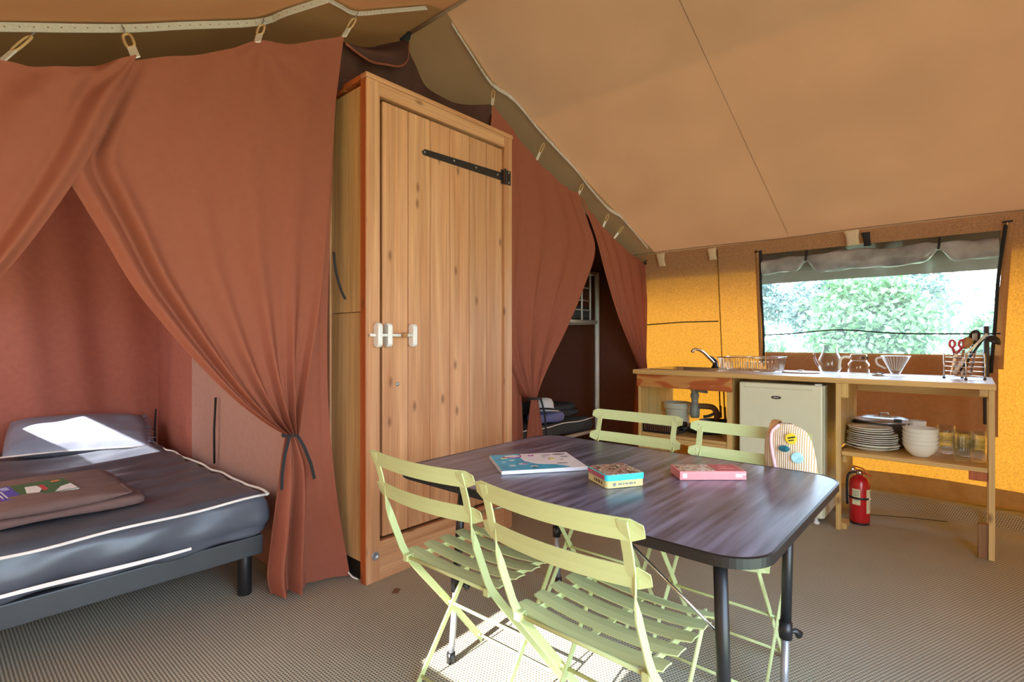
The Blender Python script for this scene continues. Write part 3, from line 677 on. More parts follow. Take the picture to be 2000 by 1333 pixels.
# fixed panel behind it, down to the floor beside the wardrobe
t = curtain('curtain', 'fixed brown fabric panel between the tied curtain and the wardrobe side', (1.25, 2.33, 0.0))
drape([(1.24, 2.55), (1.17, 2.2), (1.13, 1.8), (1.11, 1.4), (1.10, 0.9), (1.11, 0.5), (1.14, 0.035)], [(1.382, 2.634), (1.348, 2.270), (1.334, 1.946), (1.316, 1.551), (1.303, 1.257), (1.298, 0.965), (1.308, 0.696), (1.336, 0.371), (1.385, 0.012)], 30, 60, 2.325,
      lambda u, v: -0.065*u*v**3 + 0.010*math.sin(u*7+3*v)*v - 0.012*g(u, 0.72, 0.08)*(1-v) + 0.010*g(u, 0.85, 0.05)*(1-v)).build('panel', 'curtain', t, world=True, smooth=True, subsurf=1)
MB().tube([(1.372, 2.25, 0.035), (1.385, 2.235, 0.012), (1.40, 2.21, 0.004)], 0.004, 6).build('peg_loop', 'white_plastic', t, world=True, smooth=True)
# right of the wardrobe
t = curtain('curtain', 'brown curtain right of the wardrobe, tied above the table', (2.90, 2.34, 0.0))
def dep3(u, v):
    a = 0.006+0.03*v**1.3
    return a*math.sin(2*PI*(u*4.2+0.15*v))+0.5*a*math.sin(2*PI*u*8.3+1)*v - 0.03*g(u, 0.96, 0.03) + 0.014*g(u, 0.89, 0.03)
drape([(2.494, 2.693), (2.47, 2.386), (2.50, 1.6), (2.60, 1.1), (2.78, 0.80), (2.87, 0.735)],
      [(3.489, 2.298), (3.638, 2.088), (3.745, 1.883), (3.563, 1.538), (3.349, 1.226), (3.150, 0.993), (3.014, 0.837), (2.943, 0.731)], 80, 70, 2.36, dep3,
      [(2.494, 2.693), (2.686, 2.587), (2.908, 2.468), (3.182, 2.365), (3.489, 2.298)]).build('panel', 'curtain', t, world=True, smooth=True, subsurf=1)
drape([(2.44, 1.5), (2.44, 0.7), (2.45, 0.02)], [(2.72, 1.3), (2.84, 0.74), (2.86, 0.02)], 30, 30, 2.39, lambda u, v: 0.016*math.sin(u*14+v)).build('side_fold', 'curtain', t, world=True, smooth=True)
drape([(2.875, 0.735), (2.83, 0.48), (2.78, 0.02)], [(2.943, 0.735), (2.995, 0.46), (3.02, 0.02)], 30, 24, 2.345, lambda u, v: (0.01+0.02*v)*math.sin(2*PI*u*2.6)).build('tail', 'curtain', t, world=True, smooth=True)
MB().tube([(2.907+0.045*math.cos(a), 2.35+0.032*math.sin(a), 0.733) for a in np.linspace(0, 2*PI, 14, endpoint=False)], 0.008, 6, closed=True).tube([(2.95, 2.318, 0.73), (2.985, 2.31, 0.62), (3.01, 2.31, 0.40)], 0.008, 6).build('tie_band', 'black_cloth', t, world=True, smooth=True)
# corner curtain
t = curtain('curtain', 'narrow brown curtain in the tent corner, drawn to the kitchen wall', (4.4, 2.34, 0.0))
drape([(3.492, 2.298), (3.715, 2.015), (3.885, 1.691), (4.095, 1.349), (4.32, 1.075), (4.50, 0.871)], [(4.640, 1.868), (4.652, 1.6), (4.648, 1.3), (4.640, 1.1), (4.635, 0.98), (4.63, 0.86)], 60, 50, 2.355,
      lambda u, v: -0.022*g(u, 0.04, 0.04)+0.016*g(u, 0.13, 0.04)-0.016*g(u, 0.24, 0.05)*v+(0.004+0.022*v)*math.sin(2*PI*u*4.5),
      [(3.492, 2.298), (3.875, 2.098), (4.272, 1.955), (4.640, 1.868)]).build('panel', 'curtain', t, world=True, smooth=True, subsurf=1)
drape([(4.48, 0.87), (4.40, 0.45), (4.40, 0.03)], [(4.63, 0.86), (4.64, 0.45), (4.66, 0.08)], 24, 16, 2.36, lambda u, v: 0.02*math.sin(u*15)).build('tail', 'curtain', t, world=True, smooth=True)
MB().tube([(4.62, 2.35, 1.872), (4.56, 2.335, 1.885), (4.60, 2.34, 1.905)], 0.008, 6).build('clip', 'black', t, world=True, smooth=True)
# dark drape sagging behind the wardrobe from a knot at the ridge
t = curtain('alcove_drape', 'dark brown drape sagging behind the wardrobe from a knot under the ridge', (1.9, 2.6, 2.2))
def alcove(p0, p1, yf, n=40, m=26):
    rim = resample(p0, n+1); low = resample(p1, n+1); rows = []
    for j in range(m+1):
        v = j/m; rows.append([(lerp(a[0], b[0], v), lerp(a[1], b[1], v)+yf(i/n, v), lerp(a[2], b[2], v)) for i, (a, b) in enumerate(zip(rim, low))])
    return MB().grid(rows)
K = (2.12, 2.78, 3.115)
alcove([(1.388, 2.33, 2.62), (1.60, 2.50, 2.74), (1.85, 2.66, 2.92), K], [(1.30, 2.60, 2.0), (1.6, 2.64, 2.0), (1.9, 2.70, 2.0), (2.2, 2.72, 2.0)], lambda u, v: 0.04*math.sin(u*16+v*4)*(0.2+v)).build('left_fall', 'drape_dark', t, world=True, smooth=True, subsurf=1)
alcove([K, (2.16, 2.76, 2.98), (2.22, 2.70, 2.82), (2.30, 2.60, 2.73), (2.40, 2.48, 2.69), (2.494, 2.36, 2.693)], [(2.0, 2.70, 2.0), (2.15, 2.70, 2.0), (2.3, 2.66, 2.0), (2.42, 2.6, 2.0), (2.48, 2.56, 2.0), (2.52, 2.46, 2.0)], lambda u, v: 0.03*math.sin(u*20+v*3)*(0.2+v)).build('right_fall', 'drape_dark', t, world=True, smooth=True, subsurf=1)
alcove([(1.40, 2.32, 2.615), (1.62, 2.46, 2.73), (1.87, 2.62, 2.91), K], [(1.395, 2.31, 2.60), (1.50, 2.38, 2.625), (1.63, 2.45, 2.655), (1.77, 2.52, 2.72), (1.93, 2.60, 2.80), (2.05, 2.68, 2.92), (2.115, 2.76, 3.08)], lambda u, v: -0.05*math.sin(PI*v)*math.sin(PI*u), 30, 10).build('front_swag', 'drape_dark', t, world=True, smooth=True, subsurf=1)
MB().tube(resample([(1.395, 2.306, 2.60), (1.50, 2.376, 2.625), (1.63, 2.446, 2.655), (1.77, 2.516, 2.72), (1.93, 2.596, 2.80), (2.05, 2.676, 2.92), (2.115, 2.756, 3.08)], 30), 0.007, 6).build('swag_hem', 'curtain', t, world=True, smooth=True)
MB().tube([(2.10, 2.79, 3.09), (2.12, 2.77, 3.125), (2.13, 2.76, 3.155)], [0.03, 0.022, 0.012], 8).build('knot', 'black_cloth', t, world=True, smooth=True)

# ------------------------------------------------------------------ sleeping cabins (inner tents)
def folded_wall(name, mat, fx, u0, u1, z0, ztop, nu=70, nv=24, amp=0.025, k=9, slant=0.0):
    rows = []
    for j in range(nv+1):
        v = j/nv; r = []
        for i in range(nu+1):
            u = i/nu; q = lerp(u0, u1, u); z = lerp(z0, ztop(q), v)
            d = amp*(math.sin(k*u*6.3+slant*v)+0.5*math.sin(2.3*k*u*6.3+1+1.6*slant*v))*(0.5+0.5*math.sin(2.2*v+0.6))
            r.append(fx(q, d, z))
        rows.append(r)
    return struct(MB().grid(rows), name, mat, smooth=True)
folded_wall('wall_left_cabin_back', 'inner', lambda q, d, z: (q, 4.50+d, z), -0.39, 1.20, 0.02, lambda x: zroof(x)-0.24, amp=0.022, k=2.6, slant=3.0)
folded_wall('wall_left_cabin_side_rear', 'inner', lambda q, d, z: (1.17+d*0.5, q, z), 3.72, 4.50, 0.02, lambda y: 2.4, 40, 20, amp=0.02, k=1.2, slant=2.0)
folded_wall('wall_left_cabin_side', 'inner_pale', lambda q, d, z: (1.165+d*0.4, q, z), 2.36, 3.74, 0.02, lambda y: 2.4, 50, 20, amp=0.014, k=1.0, slant=1.0)
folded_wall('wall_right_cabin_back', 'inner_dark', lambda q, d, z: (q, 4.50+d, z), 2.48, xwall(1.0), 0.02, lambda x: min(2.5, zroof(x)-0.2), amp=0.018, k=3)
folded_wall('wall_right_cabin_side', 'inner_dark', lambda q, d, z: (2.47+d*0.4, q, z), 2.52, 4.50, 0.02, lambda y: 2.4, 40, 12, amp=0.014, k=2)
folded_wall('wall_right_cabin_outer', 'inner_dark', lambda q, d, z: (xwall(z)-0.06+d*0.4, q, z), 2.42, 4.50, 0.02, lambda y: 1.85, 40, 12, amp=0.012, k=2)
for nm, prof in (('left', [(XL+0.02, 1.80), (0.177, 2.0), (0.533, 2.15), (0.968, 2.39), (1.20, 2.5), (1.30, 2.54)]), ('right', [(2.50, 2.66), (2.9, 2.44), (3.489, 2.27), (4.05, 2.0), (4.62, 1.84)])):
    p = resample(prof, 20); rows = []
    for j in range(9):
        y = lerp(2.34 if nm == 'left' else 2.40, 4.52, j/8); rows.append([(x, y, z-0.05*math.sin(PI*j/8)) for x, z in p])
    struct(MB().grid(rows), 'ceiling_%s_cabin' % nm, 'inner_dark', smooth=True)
for y, z0, z1, lb in ((4.375, 0.36, 0.655, 'short dark cord in the back corner of the left cabin, behind the pillow'), (3.25, 0.44, 0.82, 'dark cord hanging on the pale cabin side wall beyond the bed')):
    tag(MB().tube([(1.135, y, z1), (1.13, y+0.01, (z0+z1)/2), (1.135, y+0.02, z0)], 0.006, 6).build('hanging_cord', 'rope', smooth=True), lb, 'cord')

# ------------------------------------------------------------------ wardrobe
wd = thing('wardrobe', 'tall narrow pine wardrobe with a plank door', 'wardrobe', (1.908, 2.315, 0))
WX0, WX1, WYF, WYB, WZT = 1.392, 2.423, 2.128, 2.500, 2.405
def wbox(name, lo, hi, mat, par=None, bevel=0.003): return MB().box(lo, hi).build(name, mat, par or wd, world=True, bevel=bevel)
wbox('post', (WX0, WYF, 0.0), (1.467, WYF+0.045, 2.382), 'pine')
wbox('post', (2.354, WYF, 0.0), (WX1, WYF+0.045, 2.382), 'pine')
wbox('post', (WX0, WYB-0.045, 0.0), (1.467, WYB, 2.382), 'pine'); wbox('post', (2.354, WYB-0.045, 0.0), (WX1, WYB, 2.382), 'pine')
for x0, x1 in ((WX0-0.004, WX0), ): wbox('edge_strip', (x0, WYF+0.001, 0.002), (x1, WYF+0.044, 2.38), 'pine_red')['label'] = 'orange-red stained edge'
wbox('top_rail', (1.467, WYF+0.001, 2.315), (2.354, WYF+0.04, 2.382), 'pine_h')
wbox('cap_board', (WX0-0.004, WYF-0.004, 2.382), (WX1+0.004, WYF+0.045, WZT), 'pine_h')
wbox('cap_board', (WX0-0.004, WYF+0.045, 2.382), (WX0+0.045, WYF+0.20, WZT), 'pine_red'); wbox('cap_board', (WX0+0.002, WYF+0.20, 2.378), (WX0+0.045, WYB, WZT-0.012), 'pine_red')
wbox('top_panel', (WX0+0.04, WYF+0.045, 2.375), (WX1, WYB, 2.385), 'ply')
wbox('base_board', (1.467, WYF+0.001, 0.0), (2.354, WYF+0.035, 0.185), 'pine_h')
wbox('side_panel', (WX0+0.010, WYF+0.045, 0.09), (WX0+0.020, WYB-0.01, 1.281), 'ply'); wbox('side_panel', (WX0+0.010, WYF+0.045, 1.284), (WX0+0.020, WYB-0.01, 2.362), 'ply')
wbox('side_panel', (WX1-0.02, WYF+0.045, 0.09), (WX1-0.01, WYB-0.01, 2.362), 'ply'); wbox('back_panel', (WX0+0.06, WYB-0.012, 0.05), (WX1-0.06, WYB-0.002, 2.36), 'ply')
wbox('plinth', (WX0+0.02, WYF+0.045, 0.0), (WX0+0.035, WYB-0.05, 0.088), 'black')
mb = MB(); mb.lathe([(0.020, 0), (0.020, 0.003), (0.014, 0.004), (0.010, -0.006)], 20, (1.456-0.016, WYF-0.001, 0.125), axis=Vector((0,-1,0))); mb.build('bolt_cap', 'zinc', wd, world=True, smooth=True)
mb = MB(); mb.lathe([(0.014, 0), (0.014, 0.003), (0.009, 0.004), (0.006, -0.003)], 16, (2.385, WYF-0.001, 0.12), axis=Vector((0,-1,0))); mb.build('bolt_cap', 'zinc', wd, world=True, smooth=True)
DY = WYF+0.014
door = wbox('door', (1.482, DY+0.022, 0.20), (2.372-0.02, DY+0.034, 2.300), 'dark_gap', bevel=0)
xs = [1.490, 1.646, 1.789, 1.929, 2.076, 2.213, 2.352]
for a, b in zip(xs[:-1], xs[1:]):
    mb = MB(); c = 0.004; mb.prism([(a+0.0012, DY+0.022), (a+0.0012, DY+c), (a+c+0.0012, DY), (b-c-0.0012, DY), (b-0.0012, DY+c), (b-0.0012, DY+0.022)], 0.200, 2.302); mb.build('plank', 'pine', door, world=True)
hg = MB(); hg.prism([(1.728, 2.124), (1.748, 2.140), (2.345, 2.160), (2.345, 2.112), (1.740, 2.108)], DY-0.007, DY-0.001, lambda p, z: (p[0], z, p[1])); hg = hg.build('hinge', 'black', door, world=True, bevel=0.0015)
hp = MB(); hp.box((2.335, DY-0.010, 2.092), (2.352, DY-0.001, 2.178)); hp.box((2.356, WYF-0.006, 2.092), (2.405, WYF, 2.178)); hp.tube([(2.354, WYF-0.008, 2.088), (2.354, WYF-0.008, 2.182)], 0.007, 8); hp.build('hinge_plate', 'black', door, world=True, bevel=0.001)
for x, z in ((1.745, 2.124), (1.95, 2.131), (2.12, 2.135), (2.30, 2.138), (2.385, 2.165), (2.385, 2.105)):
    y = DY if x < 2.35 else WYF
    MB().lathe([(0.006, 0), (0.005, 0.002), (0.0, 0.003)], 10, (x, y-0.007, z), axis=Vector((0,-1,0))).build('rivet', 'zinc', door, world=True, smooth=True)
def bolt_plate(xc, yb, par):
    st = []
    for k in range(24):
        a = 2*PI*k/24; st.append((yb-0.024+0.022*math.cos(a), 1.172+(0.036 if math.sin(a) >= 0 else -0.036)+0.022*math.sin(a)))
    MB().prism(st, xc-0.013, xc+0.013, lambda p, z: (z, p[0], p[1])).build('bolt_plate', 'white_plastic', par, world=True, bevel=0.004)
bolt_plate(1.440, WYF, wd); bolt_plate(1.506, DY, door); bolt_plate(1.655, DY, door)
MB().tube([(1.40, DY-0.030, 1.172), (1.67, DY-0.030, 1.172)], 0.008, 10).build('bolt_bar', 'white_plastic', door, world=True, smooth=True)
MB().tube([(1.585, DY-0.030, 1.172), (1.583, DY-0.052, 1.174), (1.583, DY-0.062, 1.174)], [0.009, 0.013, 0.012], 12).build('bolt_knob', 'spoonwood', door, world=True, smooth=True)
MB().lathe([(0.010, 0), (0.010, 0.004), (0.006, 0.006), (0.0, 0.006)], 14, (1.578, DY, 0.93), axis=Vector((0,-1,0))).build('lock_button', 'zinc', door, world=True, smooth=True)
tag(MB().tube(resample([(1.325, 2.300, 1.57), (1.335, 2.298, 1.48), (1.352, 2.285, 1.395), (1.368, 2.270, 1.345)], 12), 0.006, 8).build('rope_end', 'rope', smooth=True), 'black rope end hanging beside the wardrobe side panel', 'rope')

def soft_box(lo, hi, r, n=(24, 24, 6), disp=None):
    """rounded box of many faces; disp(x,y,z, nx,ny,nz) -> offset along the normal"""
    lo, hi = np.array(lo, float), np.array(hi, float); mb = MB(); idx = {}
    def pt(i, j, k):
        key = (i, j, k)
        if key in idx: return idx[key]
        p = lo+(hi-lo)*np.array([i/n[0], j/n[1], k/n[2]]); rr = min(r, *(0.5*(hi-lo)))
        core = np.clip(p, lo+rr, hi-rr); d = p-core; L = np.linalg.norm(d); nn = d/L if L > 1e-9 else np.array([0, 0, 1.0])
        q = core+nn*rr if L > 1e-9 else p
        if L > 1e-9 and np.sum(np.abs(d) > 1e-9) == 1: q = p
        if disp: q = q+nn*disp(*p, *nn)
        idx[key] = len(mb.v); mb.v.append(tuple(q)); return idx[key]
    for a, b, c in ((0, 1, 2), (1, 2, 0), (2, 0, 1)):
        for s in (0, n[c]):
            for i in range(n[a]):
                for j in range(n[b]):
                    q = []
                    for di, dj in ((0,0),(1,0),(1,1),(0,1)):
                        k = [0,0,0]; k[a] = i+di; k[b] = j+dj; k[c] = s; q.append(pt(*k))
                    mb.f.append(tuple(q))
    return mb
# ------------------------------------------------------------------ left bed
bed = thing('bed_base', 'low dark metal bed base on round black legs', 'bed', (0.33, 3.40, 0))
mb = MB(); mb.box((-0.34, 2.40, 0.19), (1.035, 2.43, 0.275)); mb.box((-0.34, 4.41, 0.19), (1.035, 4.44, 0.275)); mb.box((1.005, 2.43, 0.19), (1.035, 4.41, 0.275)); mb.box((-0.34, 2.43, 0.19), (-0.31, 4.41, 0.275)); mb.box((-0.31, 2.43, 0.262), (1.005, 4.41, 0.272))
mb.build('frame', 'bedframe', bed, world=True, bevel=0.008)
for x, y in ((0.985, 2.475), (0.985, 4.37), (-0.29, 2.475), (-0.29, 4.37)):
    MB().lathe([(0.027, 0.0), (0.030, 0.006), (0.030, 0.195)], 20, (x, y, 0)).build('leg', 'black', bed, world=True, smooth=True, bevel=0.002)
def mdisp(x, y, z, nx, ny, nz):
    d = 0
    if nz > 0.5: d += 0.011*math.sin(17*y+5*x+2*math.sin(4*x))*math.exp(-((y-3.7)/0.5)**2)+0.008*math.sin(31*y-12*x)*math.exp(-((x-0.85)/0.35)**2)*min(1, max(0, (y-2.5)*4))+0.004*math.sin(8*x+3*y)
    else: d += 0.006*math.sin(9*x+7*z)+0.005*math.sin(23*x-30*z)
    if ny < -0.5: d += 0.020*math.sin(PI*(z-0.27)/0.2)-0.02*g(z, 0.315, 0.02)
    return d
mt = soft_box((-0.36, 2.365, 0.275), (1.052, 4.45, 0.470), 0.05, (60, 80, 10), mdisp).build('mattress', 'mattress', smooth=True)
tag(mt, 'dark grey mattress with white piping on the low bed base', 'mattress')
def pipe(z, x0, x1, y, wob, r=0.006):
    pts = [(lerp(x0, x1, k/30), y-0.004+0.004*math.sin(k*0.9), z+wob*math.sin(k*0.7+1)-0.03*(1-k/30)*(z > 0.4)) for k in range(31)]
    return MB().tube(pts, r, 6)
mo = Vector(mt.location)
mb = pipe(0.462, -0.35, 1.03, 2.362, 0.004); mb.tube([(1.045+0.004*math.sin(k*1.3), lerp(2.375, 4.40, k/40), 0.462+0.004*math.sin(k*0.8)) for k in range(41)], 0.006, 6); mb.tube([(1.03, 2.358, 0.462), (1.043, 2.366, 0.462), (1.046, 2.380, 0.462)], 0.006, 6)
mb.build('piping', 'piping', mt, world=True, smooth=True)
mb = MB(); mb.ribbon([(x, 2.347+0.003*math.sin(x*9), 0.318+0.004*math.sin(x*7)) for x in np.linspace(0.12, 0.73, 14)], [(0, 0.15, 1)]*14, [0.010+0.005*math.sin(PI*k/13) for k in range(14)], 0.003); mb.build('zip_tape', 'piping', mt, world=True)
# pillow against the cabin back wall
pw = thing('pillow', 'slate grey pillow with white piping and fringed end on the mattress', 'pillow', (0.685, 4.185, 0.560))
pw.rotation_euler = (math.radians(20), math.radians(2), math.radians(-9))
rows = []; back = []
for sgn, store in ((1, rows), (-1, back)):
    for j in range(25):
        v = -1+2*j/24; r = []
        for i in range(33):
            u = -1+2*i/32; pin = 1-0.05*(u*u*v*v)
            th = 0.088*((1-abs(u)**3.0)*(1-abs(v)**2.6))**0.55 if abs(u) < 1 and abs(v) < 1 else 0
            th *= 1+0.10*math.sin(7*u+3*v)*(1-abs(v))+0.08*math.sin(13*v-6*u)*abs(u)
            r.append((u*0.335*(1-0.05*(1-v*v)*-0.4), v*0.215*(1-0.06*(1-abs(u))), sgn*th))
        store.append(r)
MB().grid(rows).grid(back).build('cover', 'pillow', pw, smooth=True)
MB().tube([(-0.345, -0.218, 0), (-0.1, -0.206, 0.004), (0.12, -0.206, 0.002), (0.34, -0.216, 0)], 0.005, 6).build('piping', 'piping', pw, smooth=True)
mb = MB()
for k in range(16):
    y = lerp(-0.20, 0.20, k/15); L = 0.035+0.018*math.sin(k*2.1); mb.ribbon([(0.325, y, 0.004), (0.345, y+0.004, 0.012*math.sin(k)), (0.335+L, y+0.010*math.sin(k*1.7), -0.01)], [(0,1,0)]*3, [0.024, 0.022, 0.006], 0.002)
mb.build('fringe', 'pillow', pw)['kind'] = 'stuff'
# folded blanket and a magazine on it
bl = thing('folded_blanket', 'brown blanket folded flat on the mattress', 'blanket', (0.16, 2.90, 0.468))
bd = lambda x, y, z, nx, ny, nz: 0.004*math.sin(14*x+5*y)+0.003*math.sin(31*y)
soft_box((-0.33, 2.57, 0.470), (0.635, 3.22, 0.512), 0.02, (30, 24, 4), bd).build('lower_fold', 'blanket', bl, world=True, smooth=True)
soft_box((-0.33, 2.575, 0.508), (0.615, 2.80, 0.542), 0.016, (30, 10, 3), lambda x, y, z, nx, ny, nz: 0.005*math.sin(11*x+4*y)-0.012*max(0, (x-0.5))/0.1).build('front_fold', 'blanket', bl, world=True, smooth=True)
soft_box((-0.33, 2.79, 0.508), (0.60, 3.20, 0.532), 0.012, (30, 14, 3), bd).build('upper_fold', 'blanket', bl, world=True, smooth=True)
mg = thing('magazine', 'glossy blue and green magazine lying on the brown blanket', 'magazine', (0.285, 2.855, 0.545), math.radians(4))
MB().box((-0.15, -0.125, -0.003), (0.15, 0.125, 0.0)).build('pages', 'cream', mg)
MB().box((-0.15, -0.125, 0.0), (-0.02, 0.125, 0.0012)).build('cover_title_side', 'blue_ink', mg)
MB().box((-0.02, -0.125, 0.0), (0.15, 0.125, 0.0012)).build('cover_picture', 'green_ink', mg)
mb = MB(); mb.add([(-0.15, -0.05, 0.0018), (-0.105, -0.125, 0.0018), (-0.075, -0.125, 0.0018), (-0.115, 0.125, 0.0018), (-0.14, 0.125, 0.0018)], [(0,1,2,3,4)]); mb.build('title_band', 'purple_ink', mg)
mb = MB()
for k, (x, w_) in enumerate(((-0.088, 0.006), (-0.072, 0.004), (-0.060, 0.004))): mb.box((x, -0.09, 0.0014), (x+w_, 0.10-0.03*k, 0.0019))
for y in (0.06, 0.08, 0.10): mb.box((-0.052, y, 0.0014), (-0.030, y+0.006, 0.0019))
mb.build('headline_print', 'cover_white', mg)
mb = MB(); mb.add([(0.000, -0.07, 0.0018), (0.035, -0.085, 0.0018), (0.055, -0.02, 0.0018), (0.05, 0.05, 0.0018), (0.015, 0.055, 0.0018)], [(0,1,2,3,4)]); mb.add([(0.075, -0.12, 0.0018), (0.148, -0.12, 0.0018), (0.148, -0.01, 0.0018), (0.11, -0.04, 0.0018)], [(0,1,2,3)]); mb.build('white_shapes', 'cover_white', mg)
MB().add([(0.052, -0.07, 0.002), (0.068, -0.055, 0.002), (0.072, 0.05, 0.002), (0.054, 0.045, 0.002)], [(0,1,2,3)]).build('red_shape', 'redplastic', mg)
MB().add([(0.10, 0.06, 0.002), (0.135, 0.07, 0.002), (0.13, 0.10, 0.002), (0.105, 0.095, 0.002)], [(0,1,2,3)]).build('orange_shape', 'orange_ink', mg)

# ------------------------------------------------------------------ right cabin: bunk, bedding, hat
bk = thing('bunk_bed', 'white tubular metal bunk bed in the dark right cabin', 'bunk bed', (3.5, 3.25, 0))
def btube(name, pts, r): return MB().tube(pts, r, 8).build(name, 'white_metal', bk, world=True, smooth=True)
for x, y in ((4.384, 2.75), (2.60, 2.78), (4.384, 3.78), (2.60, 3.78)): btube('post', [(x, y, 0), (x, y, 1.80)], 0.024)
for z, r in ((1.793, 0.016), (1.319, 0.020)): btube('guard_rail', [(2.60, 2.75, z), (4.384, 2.75, z)], r); btube('end_rail', [(4.384, 2.75, z), (4.384, 3.78, z)], r)
for z in (1.43, 1.52, 1.64): btube('guard_bar', [(3.5, 2.75, z), (4.262, 2.75, z)], 0.007)
for x in (4.262, 4.12, 3.7, 3.5): btube('guard_upright', [(x, 2.75, 1.32), (x, 2.75, 1.79 if x > 4.2 else 1.64)], 0.009)
for y in (2.75, 3.78): btube('bed_rail', [(2.60, y, 0.27), (4.384, y, 0.27)], 0.018)
btube('ladder_rail', [(4.384, 2.74, 0.30), (4.05, 2.58, 0.02)], 0.007); btube('ladder_rail', [(4.30, 2.72, 0.22), (4.05, 2.56, 0.05)], 0.007)
tag(soft_box((2.62, 2.76, 1.335), (4.36, 3.76, 1.47), 0.04, (20, 12, 4)).build('bunk_mattress', 'darkcloth', smooth=True), 'dark mattress on the upper bunk, seen through the guard rail', 'mattress')
lm = soft_box((2.62, 2.765, 0.28), (4.36, 3.77, 0.405), 0.05, (30, 20, 5), lambda x, y, z, nx, ny, nz: 0.010*math.sin(8*x+11*y)).build('bunk_mattress', 'darkcloth', smooth=True)
tag(lm, 'dark mattress with white piping on the lower bunk', 'mattress')
MB().tube([(lerp(2.65, 4.34, k/20), 2.762, 0.395+0.006*math.sin(k)) for k in range(21)], 0.006, 6).build('piping', 'piping', lm, world=True, smooth=True)
MB().tube([(lerp(2.65, 4.34, k/20), 3.765, 0.40+0.006*math.sin(k)) for k in range(21)], 0.006, 6).build('piping', 'piping', lm, world=True, smooth=True)
fb = thing('folded_bedding', 'dark folded blankets stacked on the lower bunk', 'blanket', (4.15, 3.15, 0.408))
soft_box((3.86, 2.92, 0.408), (4.34, 3.42, 0.47), 0.03, (16, 16, 4), lambda x, y, z, a, b, c: 0.006*math.sin(20*x+9*y)).build('lower_fold', 'darkcloth', fb, world=True, smooth=True)
soft_box((3.88, 2.95, 0.465), (4.32, 3.40, 0.525), 0.028, (16, 16, 4), lambda x, y, z, a, b, c: 0.006*math.sin(17*x-9*y)).build('upper_fold', 'darkcloth', fb, world=True, smooth=True)
tag(soft_box((3.60, 2.80, 0.407), (3.93, 3.02, 0.495), 0.07, (16, 12, 6), lambda x, y, z, a, b, c: 0.008*math.sin(15*x)).build('small_cushion', 'bluecloth', smooth=True), 'rounded periwinkle blue cushion under the white hat', 'cushion')
ht = thing('straw_hat', 'white straw hat with a black band on the lower bunk', 'hat', (3.71, 2.87, 0.503))
ht.rotation_euler = (math.radians(-8), math.radians(10), 0)
MB().lathe([(0.13, 0.006), (0.132, 0.010), (0.085, 0.012), (0.083, 0.03), (0.078, 0.085), (0.062, 0.118), (0.03, 0.128), (0.0, 0.122)], 28).lathe([(0.085, 0.004), (0.13, 0.006)], 28).build('crown_and_brim', 'straw', ht, smooth=True)
MB().lathe([(0.0865, 0.013), (0.0855, 0.032), (0.0835, 0.032), (0.084, 0.013)], 28).build('hat_band', 'black_cloth', ht, smooth=True)

# ------------------------------------------------------------------ folding table
tb = thing('folding_table', 'dark wood-look folding camping table with rounded corners', 'table', (1.62, 0.965, 0))
TX0, TX1, TY0, TY1, TZ = 1.150, 2.092, 0.328, 1.602, 0.68
def rrect(x0, x1, y0, y1, r, n=12):
    out = []
    for cx, cy, a0 in ((x1-r, y1-r, 0), (x0+r, y1-r, 90), (x0+r, y0+r, 180), (x1-r, y0+r, 270)):
        for k in range(n+1): a = math.radians(a0+90*k/n); out.append((cx+r*math.cos(a), cy+r*math.sin(a)))
    return out
MB().prism(rrect(TX0+0.004, TX1-0.004, TY0+0.004, TY1-0.004, 0.105), TZ-0.018, TZ).build('tabletop', 'table', tb, world=True, bevel=0.001)
p = rrect(TX0, TX1, TY0, TY1, 0.109); mb = MB(); n = len(p); ip = rrect(TX0+0.006, TX1-0.006, TY0+0.006, TY1-0.006, 0.103)
vs = [(a, b, TZ-0.024) for a, b in p]+[(a, b, TZ-0.001) for a, b in p]+[(a, b, TZ+0.0012) for a, b in ip]+[(a, b, TZ-0.026) for a, b in ip]
fs = [(i, (i+1)%n, (i+1)%n+n, i+n) for i in range(n)]+[(i+n, (i+1)%n+n, (i+1)%n+2*n, i+2*n) for i in range(n)]+[(i+3*n, (i+1)%n+3*n, (i+1)%n, i) for i in range(n)]
mb.add(vs, fs); mb.build('edge_rim', 'black', tb, world=True, smooth=False)
def apron(y): MB().box((1.22, y-0.012, TZ-0.05), (2.02, y+0.012, TZ-0.026)).build('cross_bar', 'black', tb, world=True, bevel=0.004)
for y in (0.44, 1.475): apron(y)
for x in (1.23, 2.01): MB().box((x-0.012, 0.42, TZ-0.046), (x+0.012, 1.50, TZ-0.026)).build('side_rail', 'black', tb, world=True, bevel=0.004)
for top, foot in (((1.400, 1.478), (1.262, 1.398)), ((1.970, 1.475), (2.0, 1.465)), ((1.190, 0.425), (1.185, 0.405)), ((1.86, 0.445), (1.73, 0.43))):
    a = Vector((top[0], top[1], TZ-0.03)); b = Vector((foot[0], foot[1], 0.0)); m = a.lerp(b, 0.62)
    lg = MB().tube([a, m], 0.0155, 12).build('leg', 'black', tb, world=True, smooth=True)
    def sub(mb_, nm, mt_): return mb_.build(nm, mt_, lg, world=True, smooth=True)
    sub(MB().tube([a.lerp(b, 0.60), b+Vector((0,0,0.012))], 0.0115, 12), 'inner_tube', 'zinc')
    sub(MB().tube([b+Vector((0,0,0.035)), b], [0.015, 0.0165], 12), 'foot_cap', 'black')
    sub(MB().tube([m+Vector((0,0,0.03)), m-Vector((0,0,0.02))], 0.019, 12).tube([m, m+Vector((0.022, -0.022, 0.0)), m+Vector((0.032, -0.030, -0.012))], [0.006, 0.009, 0.014], 8), 'clamp', 'black')
